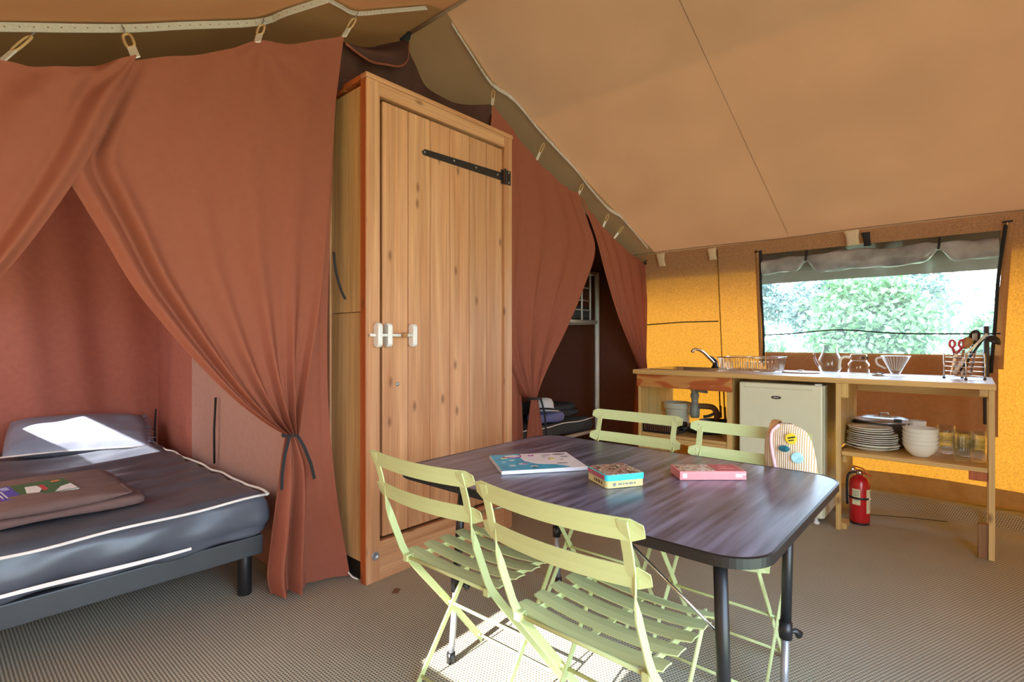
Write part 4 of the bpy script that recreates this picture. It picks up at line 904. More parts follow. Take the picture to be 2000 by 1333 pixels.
for a, b in (((1.24, 0.72, 0.645), (1.20, 0.425, 0.48)), ((1.25, 1.05, 0.645), (1.362, 1.455, 0.48)), ((2.0, 0.72, 0.645), (1.82, 0.445, 0.48)), ((2.0, 1.05, 0.645), (1.977, 1.472, 0.5))):
    MB().tube([a, b], 0.004, 8).build('brace', 'steel', tb, world=True, smooth=True)

# ------------------------------------------------------------------ bistro chairs (built once, facing +x, then copied)
def bistro_chair(label):
    t = thing('folding_chair', label, 'chair', (0,0,0), 0, 'green bistro folding chairs around the table')
    HW = 0.205
    def b(mb_, nm, mt_='chair', **k): return mb_.build(nm, mt_, t, **k)
    for s in (1, -1):     # uprights: back posts that sweep down into the front feet
        y = s*0.192
        pth = resample([(-0.314, y, 0.799), (-0.292, y, 0.735), (-0.262, y, 0.62), (-0.215, y, 0.50), (-0.175, y, 0.425), (0.0, y, 0.215), (0.172, y, 0.006)], 26); wds = []
        for q in pth:
            k = min(1, max(0, (0.685-q[2])/0.09)); wds.append((math.sin(k*PI/2)*0.9, math.cos(k*PI/2), 0.0))
        b(MB().ribbon(pth, wds, 0.024, 0.005), 'upright', bevel=0.001)
    for s in (1, -1):     # rear legs from the seat front to the rear feet
        y = s*0.168
        b(MB().ribbon([(0.150, y, 0.432), (-0.005, y, 0.215), (-0.160, y, 0.006)], [(1, 0, 0.6)]*3, 0.020, 0.005), 'leg', bevel=0.001)
    for z0, x, nm in ((0.778, -0.313, 'back_rail'), (0.675, -0.284, 'back_rail')):
        rows = []
        for i in range(19):
            u = -1+2*i/18; bow = -0.026*(1-u*u); zz = z0+0.004*u*u; e = 0.010*max(0, abs(u)-0.93)/0.07
            rows.append([(x+bow+0.016+dx, u*0.232, zz+h) for h, dx in ((-0.023+e, 0.003), (0.0, 0.0), (0.023-e, -0.006))])
        r = MB().grid(rows).build(nm, 'chair', t, solid=0.003)
        for s in (1, -1): MB().lathe([(0.004, 0), (0.004, 0.0015), (0.0, 0.002)], 8, (x+0.010, s*0.198, z0+0.010), axis=Vector((-1,0,0))).lathe([(0.004, 0), (0.004, 0.0015), (0.0, 0.002)], 8, (x+0.013, s*0.198, z0-0.010), axis=Vector((-1,0,0))).build('rivet', 'rivet', r, smooth=True)
    for k in range(5):    # seat slats
        x0 = -0.180+k*0.073; rows = []
        for i in range(15):
            u = -1+2*i/14; dip = -0.016*(1-u*u); e = 0.006*max(0, abs(u)-0.93)/0.07
            fr = 0.024 if k == 4 else 0.0
            rows.append([(x0+e, u*0.208, 0.447+dip), (x0+0.024, u*0.208, 0.449+dip), (x0+0.044, u*0.208, 0.447+dip-fr*0.35), (x0+0.056-e-(0.004 if k == 4 else 0), u*0.208, 0.445+dip-fr)])
        sl = MB().grid(rows).build('seat_slat', 'chair', t, solid=0.0035)
        for s in (1, -1): MB().lathe([(0.0045, 0), (0.0045, 0.0012), (0.0, 0.002)], 8, (x0+0.026, s*0.168, 0.4475-0.016*(1-(0.168/0.208)**2))).build('rivet', 'rivet', sl, smooth=True)
    for s in (1, -1): b(MB().ribbon([(-0.185, s*0.168, 0.434), (0.155, s*0.168, 0.434)], [(0, 0, 1)]*2, 0.018, 0.005), 'seat_bearer')
    for s in (0.055,): b(MB().ribbon([(-0.175, 0, 0.427), (0.150, 0, 0.427)], [(0, 1, 0)]*2, 0.018, 0.004), 'seat_strap')
    for nm, x, z, hw in (('cross_rod', -0.190, 0.436, 0.192), ('cross_rod', 0.0, 0.215, 0.19), ('foot_rod', 0.150, 0.034, 0.19), ('foot_rod', -0.145, 0.028, 0.166), ('cross_rod', 0.145, 0.428, 0.17)):
        b(MB().tube([(x, -hw, z), (x, hw, z)], 0.0055, 8), nm, smooth=True)
    for s in (1, -1): b(MB().box((-0.202, s*0.182-0.010, 0.424), (-0.174, s*0.182+0.010, 0.446)), 'bracket', bevel=0.002)
    return t
ch = bistro_chair('sage green folding chair tucked under the table on the wardrobe end, near side')
ch.location = (1.262, 1.216, 0); ch.rotation_euler = (0, 0, math.radians(0.5))
ch2 = dup(ch); ch2.location = (1.222, 0.698, 0); ch2.rotation_euler = (0, 0, math.radians(-1.0)); ch2['label'] = 'sage green folding chair with the widest visible slatted seat, closest to the camera'
ch3 = dup(ch); ch3.location = (1.960, 1.200, 0); ch3.rotation_euler = (0, 0, PI+math.radians(1)); ch3['label'] = 'sage green folding chair across the table, in front of the sink shelves'
ch4 = dup(ch); ch4.location = (1.915, 0.684, 0); ch4.rotation_euler = (0, 0, PI); ch4['label'] = 'sage green folding chair with the striped bag hung on it, before the fridge'

# bag over the backrest of the fourth chair
bgc = thing('child_backpack', 'beige and white striped corduroy bag with three badges hung on a chair back', 'bag', (2.195, 0.512, 0.60))
mb = MB(); rows = []
sil = [(0.00, 0.076), (0.03, 0.088), (0.08, 0.090), (0.13, 0.087), (0.18, 0.078), (0.212, 0.060), (0.232, 0.020)]
for side in (-1, 1):
    rows = []
    for z, hw in resample(sil, 22):
        r = []
        for i in range(17):
            u = -1+2*i/16; th = 0.040*max(0, 1-abs(u)**2.4)**0.6*(1-0.6*(z/0.24)**3); r.append((side*th-0.010, u*hw+0.020*(z/0.23), z))
        rows.append(r)
    mb.grid(rows)
mb.build('body', 'cord', bgc, smooth=True)
fx = lambda z: -0.070
def bpt(y, z):
    hw = np.interp(z, [s[0] for s in sil], [s[1] for s in sil]); u = (y-0.020*(z/0.23))/hw
    return (-0.013-0.040*max(0, 1-abs(u)**2.4)**0.6*(1-0.6*(z/0.24)**3), y, z)
MB().tube([bpt(y, z) for y, z in resample([(0.040, 0.228), (0.066, 0.20), (0.066, 0.15), (0.055, 0.09), (0.042, 0.04), (0.036, 0.004)], 16)], 0.006, 8).build('piping', 'rosepiping', bgc, smooth=True)
def badge(y, z, ry, rz, mat, name):
    c = Vector(bpt(y, z)); pr = [(c.y+ry*math.cos(a), c.z+rz*math.sin(a)) for a in np.linspace(0, 2*PI, 24, endpoint=False)]
    return MB().prism(pr, c.x-0.007, c.x+0.001, lambda q, x: (x, q[0], q[1])).build(name, mat, bgc, bevel=0.002), c
bd1, c1 = badge(-0.004, 0.182, 0.020, 0.021, 'yellow_badge', 'yellow_badge')
MB().box((c1.x-0.0078, c1.y-0.015, c1.z+0.002), (c1.x-0.0068, c1.y+0.012, c1.z+0.007), Euler((math.radians(-16),0,0)).to_matrix()).box((c1.x-0.0078, c1.y-0.010, c1.z-0.008), (c1.x-0.0068, c1.y+0.009, c1.z-0.004), Euler((math.radians(-16),0,0)).to_matrix()).build('badge_print', 'black', bd1, world=False)
badge(0.018, 0.143, 0.019, 0.012, 'teal_badge', 'teal_badge'); badge(-0.026, 0.115, 0.021, 0.020, 'ice_badge', 'ice_blue_badge')
MB().ribbon(resample([(-0.03, 0.070, 0.19), (-0.02, 0.062, 0.232), (0.02, 0.058, 0.236), (0.045, 0.055, 0.20), (0.045, 0.05, 0.1)], 14), [(0,1,0)]*14, 0.022, 0.004).build('strap', 'brown_fabric', bgc)

# ------------------------------------------------------------------ on the table
bk1 = thing('activity_book', 'turquoise and white picture activity book lying on the table', 'book', (1.545, 1.235, TZ+0.0012), math.radians(-36.6))
BW, BH = 0.158, 0.127    # half sizes; local +x runs along the long edge
MB().box((-BW, -BH, 0), (BW, BH, 0.0125)).build('pages', 'cover_white', bk1, bevel=0.001)
MB().add([(-BW+0.002, -BH+0.002, 0.0132), (0.03, -BH+0.002, 0.0132), (0.10, -BH+0.015, 0.0132), (0.055, -0.07, 0.0132), (-0.01, -0.05, 0.0132), (-0.045, 0.0, 0.0132), (-0.05, 0.07, 0.0132), (-0.035, BH-0.002, 0.0132), (-BW+0.002, BH-0.002, 0.0132)], [tuple(range(9))]).build('cover_sea', 'sky_blue', bk1)
mb = MB()
for x, y, r in ((-0.075, 0.085, 0.034), (-0.105, -0.06, 0.014), (-0.03, -0.085, 0.015), (-0.06, -0.04, 0.018), (-0.125, 0.0, 0.010), (-0.09, 0.02, 0.012)): mb.add([(x+r*math.cos(a), y+0.7*r*math.sin(a), 0.0137) for a in np.linspace(0, 2*PI, 14, endpoint=False)], [tuple(range(14))])
mb.build('cover_bubbles', 'cover_white', bk1)
mb = MB()
for x, y, r, q in ((-0.075, 0.088, 0.036, 0.5), (-0.055, -0.04, 0.008, 0.7), (0.0, 0.09, 0.010, 0.3)): mb.tube([(x+r*math.cos(a), y+0.8*r*math.sin(a), 0.0139) for a in np.linspace(PI*0.9, PI*2.2, 12)], 0.0018, 4)
mb.build('cover_drawing_purple', 'purple_ink', bk1)
mb = MB()
for x, y, a, b_ in ((0.06, 0.085, 0.020, 0.006), (0.115, 0.09, 0.026, 0.012), (0.125, 0.045, 0.016, 0.006), (0.045, 0.055, 0.010, 0.006), (0.085, -0.055, 0.022, 0.007), (0.10, 0.0, 0.006, 0.005), (-0.03, -0.092, 0.010, 0.004)): mb.add([(x+a*math.cos(q), y+b_*math.sin(q), 0.0137) for q in np.linspace(0, 2*PI, 10, endpoint=False)], [tuple(range(10))])
mb.build('cover_drawing_grey', 'zinc', bk1)
MB().box((0.055, 0.005, 0.0130), (0.075, 0.038, 0.0137)).box((-0.125, 0.055, 0.0130), (-0.100, 0.067, 0.0139)).build('cover_drawing_ochre', 'tin_yellow', bk1)
# tin with a picture lid
tn = thing('picture_tin', 'small square tin with a cyan-sided picture lid and cream base', 'tin', (1.525, 0.887, TZ+0.0012), math.radians(-31))
MB().prism(rrect(-0.068, 0.068, -0.068, 0.068, 0.012, 5), 0.0, 0.024).build('base', 'tin_yellow', tn, bevel=0.001)
ld = MB().prism(rrect(-0.070, 0.070, -0.070, 0.070, 0.013, 5), 0.023, 0.042).build('lid', 'cyan', tn, bevel=0.002)
MB().prism(rrect(-0.066, 0.066, -0.066, 0.066, 0.011, 5), 0.0418, 0.0428).build('lid_picture', 'print_lake', ld)
MB().box((-0.0706, -0.058, 0.025), (-0.0700, 0.058, 0.040)).build('lid_side_picture', 'crimson', ld)
mb = MB(); mb.lathe([(0.006, 0), (0.006, 0.0005)], 12, (-0.040, -0.0682, 0.012), axis=Vector((0,-1,0)))
for k, (x, w_) in enumerate(((-0.026, 0.012), (-0.010, 0.006), (-0.001, 0.010), (0.012, 0.014), (0.029, 0.007))): mb.box((x, -0.0686, 0.009), (x+w_, -0.0680, 0.015))
mb.build('front_print', 'pipe_grey', tn)
mb = MB()
for k, (y, w_) in enumerate(((-0.040, 0.008), (-0.024, 0.012), (-0.006, 0.010), (0.010, 0.005))): mb.box((-0.0686, y, 0.008), (-0.0680, y+w_, 0.017))
mb.build('side_print', 'pipe_brown', tn)
# game box
gb = thing('game_box', 'flat salmon pink game box with a picture and crimson lid panel', 'box', (1.797, 0.685, TZ+0.0012), math.radians(-48.3))
HX, HY = 0.1115, 0.050
MB().box((-HX, -HY, 0), (HX, HY, 0.0285)).build('box', 'pink', gb, bevel=0.0012)
MB().box((-HX+0.006, -HY+0.006, 0.0283), (0.012, HY-0.005, 0.0291)).build('picture', 'print_game', gb)
MB().box((0.012, -HY+0.006, 0.0283), (HX-0.006, HY-0.005, 0.0291)).build('title_panel', 'crimson', gb)
MB().box((0.040, 0.012, 0.0288), (0.070, 0.017, 0.0294)).box((0.034, -0.014, 0.0288), (0.088, -0.008, 0.0294)).build('title_print', 'pink', gb)
MB().box((-HX+0.010, -HY-0.0005, 0.007), (-HX+0.024, -HY, 0.022)).build('white_sticker', 'cover_white', gb)
MB().box((HX-0.036, -HY-0.0005, 0.0165), (HX-0.002, -HY, 0.0205)).box((HX-0.036, -HY-0.0005, 0.0085), (HX-0.014, -HY, 0.0165)).build('side_print', 'cream', gb)

# ------------------------------------------------------------------ kitchen bench
kb = thing('kitchen_bench', 'long pine kitchen bench frame with open shelves along the orange wall', 'bench', (4.0, 0.94, 0))
KX0, KX1 = 3.69, 4.30
def kbox(name, lo, hi, mat='bench', par=None, bevel=0.003): return MB().box(lo, hi).build(name, mat, par or kb, world=True, bevel=bevel)
for k in range(4): kbox('side_board', (KX0+0.010+k*0.146, 1.928, 0.0), (KX0+0.010+k*0.146+0.144, 1.950, 0.888))
kbox('apron', (KX0, 1.240, 0.790), (KX0+0.020, 1.958, 0.888), 'apron')
kbox('post', (KX0+0.022, 1.245, 0.0), (KX0+0.060, 1.282, 0.888)); kbox('side_panel', (KX0+0.060, 1.248, 0.0), (KX1, 1.268, 0.888))
kbox('shelf', (KX0+0.022, 1.285, 0.418), (KX1, 1.926, 0.440), 'bench_y'); kbox('shelf_batten', (KX0+0.024, 1.285, 0.380), (KX0+0.046, 1.926, 0.416), 'bench_y')
kbox('back_rail', (KX1-0.03, 1.285, 0.80), (KX1-0.005, 1.926, 0.886), 'bench_y')
# middle divider
kbox('post', (KX0, 0.600, 0.0), (KX0+0.030, 0.627, 0.888)); kbox('divider', (KX0+0.030, 0.604, 0.50), (KX1, 0.624, 0.888)); kbox('divider', (KX0+0.030, 0.604, 0.30), (4.14, 0.624, 0.47))
kbox('bracket', (KX0+0.006, 0.562, 0.800), (KX0+0.040, 0.600, 0.888)); kbox('foot_block', (KX0+0.030, 0.575, 0.0), (KX0+0.14, 0.627, 0.035))
mb = MB(); mb.prism([(KX0+0.06, 0.468), (KX0+0.58, 0.468), (KX0+0.50, 0.40), (KX0+0.06, 0.40)], 0.580, 0.603, lambda p, z: (p[0], z, p[1])); mb.build('shelf_bracket', 'bench', kb, world=True, bevel=0.002)
kbox('rear_leg', (KX1-0.16, 0.600, 0.0), (KX1-0.10, 0.624, 0.30))
# right end
kbox('post', (KX0, -0.086, 0.0), (KX0+0.030, -0.060, 0.888)); kbox('end_rail', (KX0+0.030, -0.084, 0.80), (KX1, -0.064, 0.888)); kbox('end_rail', (KX0+0.030, -0.084, 0.40), (KX1, -0.064, 0.468)); kbox('rear_leg', (KX1-0.03, -0.086, 0.0), (KX1, -0.062, 0.888))
kbox('foot_block', (KX0+0.008, -0.060, 0.0), (KX0+0.050, -0.018, 0.180), 'bench_dark'); kbox('shelf_block', (KX0+0.012, -0.060, 0.405), (KX0+0.055, 0.018, 0.452), 'pine_red'); kbox('bracket', (KX0+0.006, -0.060, 0.850), (KX0+0.04, -0.024, 0.888))
kbox('shelf', (KX0+0.004, -0.058, 0.453), (KX1-0.02, 0.598, 0.478), 'bench_y')
kbox('back_rail', (KX1-0.025, -0.06, 0.80), (KX1-0.002, 0.598, 0.886), 'bench_y')
# worktop
WT = thing('worktop', 'long pale worktop with a pine front edge running over fridge and shelves', 'worktop', (4.03, 0.943, 0.889))
kx = lambda name, lo, hi, mat: MB().box(lo, hi).build(name, mat, WT, world=True, bevel=0.002)
kx('slab', (KX0, -0.088, 0.889), (4.37, 1.40, 0.9195), 'worktop'); kx('slab', (KX0, 1.90, 0.889), (4.37, 1.972, 0.9195), 'worktop'); kx('slab', (KX0, 1.40, 0.889), (3.80, 1.90, 0.9195), 'worktop'); kx('slab', (4.27, 1.40, 0.889), (4.37, 1.90, 0.9195), 'worktop')
kx('front_edge', (KX0-0.012, -0.090, 0.888), (KX0-0.0005, 1.974, 0.9195), 'bench_y'); kx('end_edge', (KX0-0.012, 1.9725, 0.888), (4.37, 1.984, 0.9195), 'bench')
# sink with drain and tap
sk = thing('sink', 'stainless steel sink let into the worktop by the tent corner', 'sink', (4.035, 1.65, 0.92))
mb = MB(); SX0, SX1, SY0, SY1 = 3.785, 4.285, 1.385, 1.915
lv = [(rrect(SX0, SX1, SY0, SY1, 0.05), 0.9205), (rrect(SX0+0.004, SX1-0.004, SY0+0.004, SY1-0.004, 0.05), 0.925), (rrect(SX0+0.03, SX1-0.03, SY0+0.03, SY1-0.03, 0.06), 0.923), (rrect(SX0+0.045, SX1-0.045, SY0+0.045, SY1-0.045, 0.06), 0.80), (rrect(SX0+0.08, SX1-0.08, SY0+0.08, SY1-0.08, 0.05), 0.785)]
rows = [[(a, b, z) for a, b in p]+[(p[0][0], p[0][1], z)] for p, z in lv]; mb.grid(rows); mb.add([(a, b, 0.785) for a, b in lv[-1][0]], [tuple(range(len(lv[-1][0])))]); mb.build('basin', 'steel', sk, world=True, smooth=True)
MB().lathe([(0.030, 0.78), (0.032, 0.755), (0.026, 0.745), (0.026, 0.735), (0.032, 0.73), (0.032, 0.70), (0.026, 0.695), (0.025, 0.66), (0.034, 0.655), (0.038, 0.60), (0.036, 0.56), (0.030, 0.545)], 20, (4.0, 1.624, 0)).tube([(3.97, 1.60, 0.757), (3.99, 1.52, 0.75)], 0.010, 8).build('drain_trap', 'pipe_grey', sk, world=True, smooth=True)
MB().tube(resample([(4.0, 1.62, 0.635), (4.02, 1.54, 0.637), (4.03, 1.49, 0.628), (4.03, 1.465, 0.585), (4.04, 1.47, 0.53)], 16), 0.022, 12).build('drain_pipe', 'pipe_brown', sk, world=True, smooth=True)
MB().tube(resample([(4.03, 1.465, 0.60), (4.01, 1.51, 0.57), (3.985, 1.55, 0.56)], 12), 0.011, 8).build('drain_hose', 'black', sk, world=True, smooth=True)
tp = thing('tap', 'chrome mixer tap with a long angled spout and black base', 'tap', (4.215, 1.545, 0.9255))
MB().lathe([(0.030, 0), (0.028, 0.012), (0.020, 0.02), (0.020, 0.045), (0.016, 0.06)], 18).build('base', 'black', tp, smooth=True)
MB().tube(resample([(0, 0, 0.03), (-0.05, 0.025, 0.075), (-0.115, 0.055, 0.128), (-0.165, 0.082, 0.150), (-0.195, 0.097, 0.146), (-0.205, 0.102, 0.125)], 20), [0.012]*17+[0.012, 0.013, 0.013], 12).build('spout', 'chrome', tp, smooth=True)
MB().tube([(0.0, 0.0, 0.06), (-0.02, 0.015, 0.08), (-0.075, 0.045, 0.105)], [0.012, 0.009, 0.006], 8).build('lever', 'black', tp, smooth=True)
# wire dish rack
dr = thing('dish_rack', 'chrome wire dish rack standing on the worktop beside the tap', 'dish rack', (3.92, 1.175, 0.921))
def wire(name, pts, r, mat='chrome', par=None, closed=False): return MB().tube(pts, r, 6, closed=closed).build(name, mat, par, smooth=True)
bx0, bx1, by0, by1 = -0.14, 0.16, -0.165, 0.185
def loop(e, z): return [(bx0-e, by0-e, z), (bx1+e, by0-e, z), (bx1+e, by1+e*0.2, z), (bx0-e, by1+e*0.2, z)]
wire('top_rim', loop(0.018, 0.105), 0.0035, par=dr, closed=True); wire('base_rim', loop(0, 0.014), 0.003, par=dr, closed=True)
mb = MB()
for k in range(22):
    y = lerp(by0, by1, k/21)
    for x, e in ((bx0, -0.018), (bx1, 0.018)): mb.tube([(x, y, 0.014), (x+e, y*1.03, 0.105)], 0.0016, 5)
for k in range(1, 15):
    x = lerp(bx0, bx1, k/15)
    for y, e in ((by0, -0.018), (by1, 0.004)): mb.tube([(x, y, 0.014), (x*1.03, y+e, 0.105)], 0.0016, 5)
    mb.tube([(x, by0, 0.014), (x, by1, 0.014)], 0.0016, 5)
mb.build('side_wires', 'chrome', dr)
for x in (bx0, bx1):
    for y in (by0, by1): MB().lathe([(0.006, 0), (0.006, 0.014)], 8, (x, y, 0)).build('foot', 'white_plastic', dr)
mb = MB()
for k in range(12):
    y = lerp(by0+0.03, by1-0.03, k/11); mb.tube([(-0.05, y, 0.014), (-0.045, y, 0.075), (-0.015, y, 0.075), (-0.010, y, 0.014)], 0.0016, 5)
mb.build('plate_prongs', 'chrome', dr)
# glass and plastic things on the worktop
def jug_handle(pts, r, name, mat, par): return MB().tube(resample(pts, 18), r, 8).build(name, mat, par, smooth=True)
pd = thing('plastic_lid', 'flat clear plastic lid lying on the worktop beside the dish rack', 'lid', (4.06, 0.90, 0.9205))
MB().lathe([(0.115, 0), (0.118, 0.006), (0.10, 0.010), (0.03, 0.012), (0.0, 0.012)], 28).build('disc', 'white_plastic', pd, smooth=True); MB().lathe([(0.018, 0.012), (0.022, 0.020), (0.0, 0.022)], 16).build('knob', 'white_plastic', pd, smooth=True)
jg = thing('water_jug', 'clear round-bellied glass water jug on the worktop', 'jug', (4.06, 0.722, 0.9205))
MB().lathe([(0.040, 0), (0.048, 0.004), (0.066, 0.035), (0.072, 0.065), (0.066, 0.10), (0.050, 0.135), (0.042, 0.160), (0.044, 0.185), (0.050, 0.195), (0.047, 0.195), (0.041, 0.182), (0.039, 0.160), (0.047, 0.133), (0.063, 0.098), (0.069, 0.065), (0.063, 0.036), (0.044, 0.008), (0.0, 0.008)], 32).build('body', 'glass', jg, smooth=True)
jug_handle([(-0.02, 0.040, 0.175), (-0.03, 0.075, 0.168), (-0.03, 0.088, 0.12), (-0.02, 0.075, 0.07), (-0.012, 0.062, 0.045)], 0.007, 'handle', 'glass', jg)
cp = thing('coffee_pot', 'glass coffee pot with a cream handle and marked collar on the worktop', 'coffee pot', (4.06, 0.560, 0.9205))
MB().lathe([(0.050, 0), (0.060, 0.005), (0.062, 0.05), (0.060, 0.072), (0.048, 0.088), (0.044, 0.094), (0.042, 0.094), (0.046, 0.086), (0.058, 0.070), (0.060, 0.05), (0.058, 0.008), (0.0, 0.008)], 32).build('body', 'glass_tint', cp, smooth=True)
MB().lathe([(0.0455, 0.092), (0.047, 0.098), (0.047, 0.128), (0.044, 0.134), (0.0, 0.138)], 28).build('collar_and_lid', 'glass', cp, smooth=True)
mb = MB()
for a in (-2.55, -2.35, -1.75, -1.35): mb.box((0.0475*math.cos(a)-0.002, 0.0475*math.sin(a)-0.004, 0.105), (0.0475*math.cos(a)+0.002, 0.0475*math.sin(a)+0.004, 0.120))
mb.build('collar_marks', 'black', cp)
jug_handle([(-0.015, 0.046, 0.112), (-0.025, 0.075, 0.116), (-0.032, 0.096, 0.100), (-0.034, 0.102, 0.060), (-0.034, 0.102, 0.032)], 0.0085, 'handle', 'china', cp)
st_ = thing('sink_strainer', 'little metal strainer and plugs beside the coffee pot', 'strainer', (4.06, 0.455, 0.9205))
MB().lathe([(0.035, 0), (0.037, 0.004), (0.02, 0.012), (0.0, 0.014)], 20).build('dish', 'steel', st_, smooth=True); MB().tube([(0.0, 0.03, 0.006), (-0.005, 0.0, 0.022), (0.0, -0.03, 0.014)], 0.005, 6).build('clip', 'zinc', st_, smooth=True)
fc = thing('filter_cone', 'clear ribbed plastic coffee filter cone on a flat foot', 'filter cone', (4.06, 0.365, 0.9205))
MB().lathe([(0.022, 0.012), (0.030, 0.030), (0.076, 0.125), (0.080, 0.127), (0.078, 0.128), (0.073, 0.125), (0.027, 0.031), (0.018, 0.014)], 36).build('cone', 'glass', fc, smooth=True)
mb = MB()
for k in range(24): a = 2*PI*k/24; mb.tube([(0.027*math.cos(a), 0.027*math.sin(a), 0.034), (0.070*math.cos(a), 0.070*math.sin(a), 0.120)], 0.0016, 4)
mb.build('ribs', 'white_plastic', fc); MB().lathe([(0.060, 0), (0.062, 0.003), (0.022, 0.006), (0.022, 0.012), (0.0, 0.012)], 28).build('foot', 'glass', fc, smooth=True)
jug_handle([(-0.03, 0.066, 0.118), (-0.045, 0.094, 0.110), (-0.042, 0.090, 0.075), (-0.018, 0.050, 0.048)], 0.006, 'handle', 'white_plastic', fc)
# utensil holder and utensils
UH = (4.05, 0.040); uh = thing('utensil_holder', 'chrome wire cutlery and utensil basket at the far end of the worktop', 'utensil holder', (UH[0], UH[1], 0.9205), math.radians(42))
hx, hy = 0.075, 0.055
for x in (-hx, hx):
    for y in (-hy, hy):
        wire('corner_post', [(x, y, 0.004), (x, y, 0.15)], 0.0035, 'chrome', uh); MB().lathe([(0.007, 0), (0.008, 0.006), (0.005, 0.010)], 10, (x, y, 0)).build('foot', 'black', uh, smooth=True)
for z in (0.018, 0.045, 0.072, 0.099, 0.126, 0.150): wire('ring', [(-hx, -hy, z), (hx, -hy, z), (hx, hy, z), (-hx, hy, z)], 0.0022, 'chrome', uh, closed=True)
mb = MB()
for k in range(9): x = lerp(-hx, hx, k/8); mb.tube([(x, -hy, 0.018), (x, hy, 0.018)], 0.0014, 5)
mb.tube([(0, -hy, 0.12), (0, hy, 0.12)], 0.002, 5); mb.build('floor_wires', 'chrome', uh)
wire('carry_handle', resample([(0, -hy, 0.14), (0, -0.03, 0.185), (0, 0.0, 0.20), (0, 0.03, 0.185), (0, hy, 0.14)], 14), 0.002, 'chrome', uh)
def U(dx, dy, z): return Vector((UH[0]+dx, UH[1]+dy, 0.9205+z))
def utensil(name, label, base): return thing(name, label, name.replace('_', ' '), base)
sp = utensil('wooden_spoon', 'wooden spoon with a round bowl standing in the wire basket', U(0.0, 0.03, 0.022))
MB().tube([U(0.0, 0.03, 0.022), U(0.0, 0.0, 0.17)], 0.006, 8).build('handle', 'spoonwood', sp, world=True, smooth=True)
mb = MB(); d = (U(0, -0.012, 0.215)-U(0, 0, 0.165)).normalized(); mb.lathe([(0.006, -0.03), (0.020, -0.012), (0.026, 0.008), (0.024, 0.026), (0.012, 0.038), (0.0, 0.041)], 16, U(0, -0.012, 0.205), axis=d); mb.build('bowl', 'spoonwood', sp, world=True, smooth=True)
sc = utensil('scissors', 'scissors with red plastic handles in the wire basket', U(-0.015, 0.055, 0.022))
mb = MB(); mb.ribbon([U(-0.010, 0.060, 0.025), U(-0.012, 0.032, 0.150)], [(0,1,0.3)]*2, [0.004, 0.014], 0.002); mb.ribbon([U(-0.013, 0.062, 0.025), U(-0.015, 0.036, 0.150)], [(0,1,0.3)]*2, [0.004, 0.014], 0.002); mb.build('blades', 'steel', sc, world=True)
for y0, y1 in ((0.040, 0.052), (0.030, 0.010)):
    c = U(-0.014, y1, 0.205); mb = MB(); mb.tube([U(-0.014, (0.036+y0)/2, 0.145), c+Vector((0, 0, -0.022))], 0.0075, 8)
    mb.tube([c+Vector((0, 0.012*math.cos(a)+0.2*0.0, 0.022*math.sin(a))) for a in np.linspace(0, 2*PI, 16, endpoint=False)], 0.0065, 8, closed=True); mb.build('handle', 'redplastic', sc, world=True, smooth=True)
ld_ = utensil('ladle', 'black ladle leaning out of the wire basket in front of the wall', U(0.02, 0.0, 0.022))
MB().tube([U(0.02, 0.03, 0.022), U(0.0, -0.03, 0.135), U(-0.015, -0.085, 0.235)], 0.006, 8).build('handle', 'black', ld_, world=True, smooth=True)
MB().lathe([(0.0, -0.034), (0.022, -0.028), (0.038, -0.010), (0.042, 0.004), (0.040, 0.004), (0.034, -0.010), (0.0, -0.030)], 20, U(-0.015, -0.122, 0.222), axis=Vector((0.15, 0.45, -0.9)).normalized()).build('bowl', 'black', ld_, world=True, smooth=True)
ss = utensil('slotted_spoon', 'upright black slotted spoon in the wire basket', U(0.04, -0.02, 0.022))
MB().tube([U(0.04, 0.0, 0.022), U(0.04, -0.04, 0.20)], 0.005, 8).build('handle', 'black', ss, world=True, smooth=True)
mb = MB(); rows = []
for j in range(9):
    v = -1+2*j/8; wv = 0.026*max(0.05, (1-abs(v)**2.2))**0.5; rows.append([U(0.03+0.008*(u*u), -0.046-0.006*v+u*wv, 0.245+v*0.042) for u in np.linspace(-1, 1, 7)])
mb.grid(rows); mb.build('blade', 'black', ss, world=True, smooth=True, solid=0.003)
mb = MB()
for k in range(4): mb.box(tuple(U(0.022, -0.058+k*0.006, 0.225)), tuple(U(0.0245, -0.055+k*0.006, 0.265)))
mb.build('slots', 'cream', ss, world=True)
sl2 = utensil('serving_spatula', 'steel spatula with a pale handle leaning across the ladle', U(0.0, 0.035, 0.022))
MB().ribbon([U(-0.02, 0.045, 0.03), U(-0.03, -0.01, 0.145), U(-0.04, -0.085, 0.245)], [(0,1,0.6)]*3, [0.02, 0.008, 0.014], 0.003).build('shaft', 'steel', sl2, world=True)
MB().tube([U(-0.037, -0.060, 0.212), U(-0.042, -0.100, 0.262)], 0.007, 8).build('handle', 'white_plastic', sl2, world=True, smooth=True)
for k, (dx, dy, tx, ty, z) in enumerate(((0.03, 0.03, 0.05, 0.05, 0.165), (0.0, -0.03, 0.02, -0.05, 0.16))):
    f_ = thing('table_knife' if k % 2 else 'fork', ('steel knife standing in the wire basket' if k % 2 else 'steel fork standing in the wire basket'), 'cutlery', U(dx, dy, 0.022))
    MB().ribbon([U(dx, dy, 0.022), U(tx, ty, z)], [(0.7, 0.7, 0)]*2, [0.016, 0.008], 0.002).build('blade', 'steel', f_, world=True)

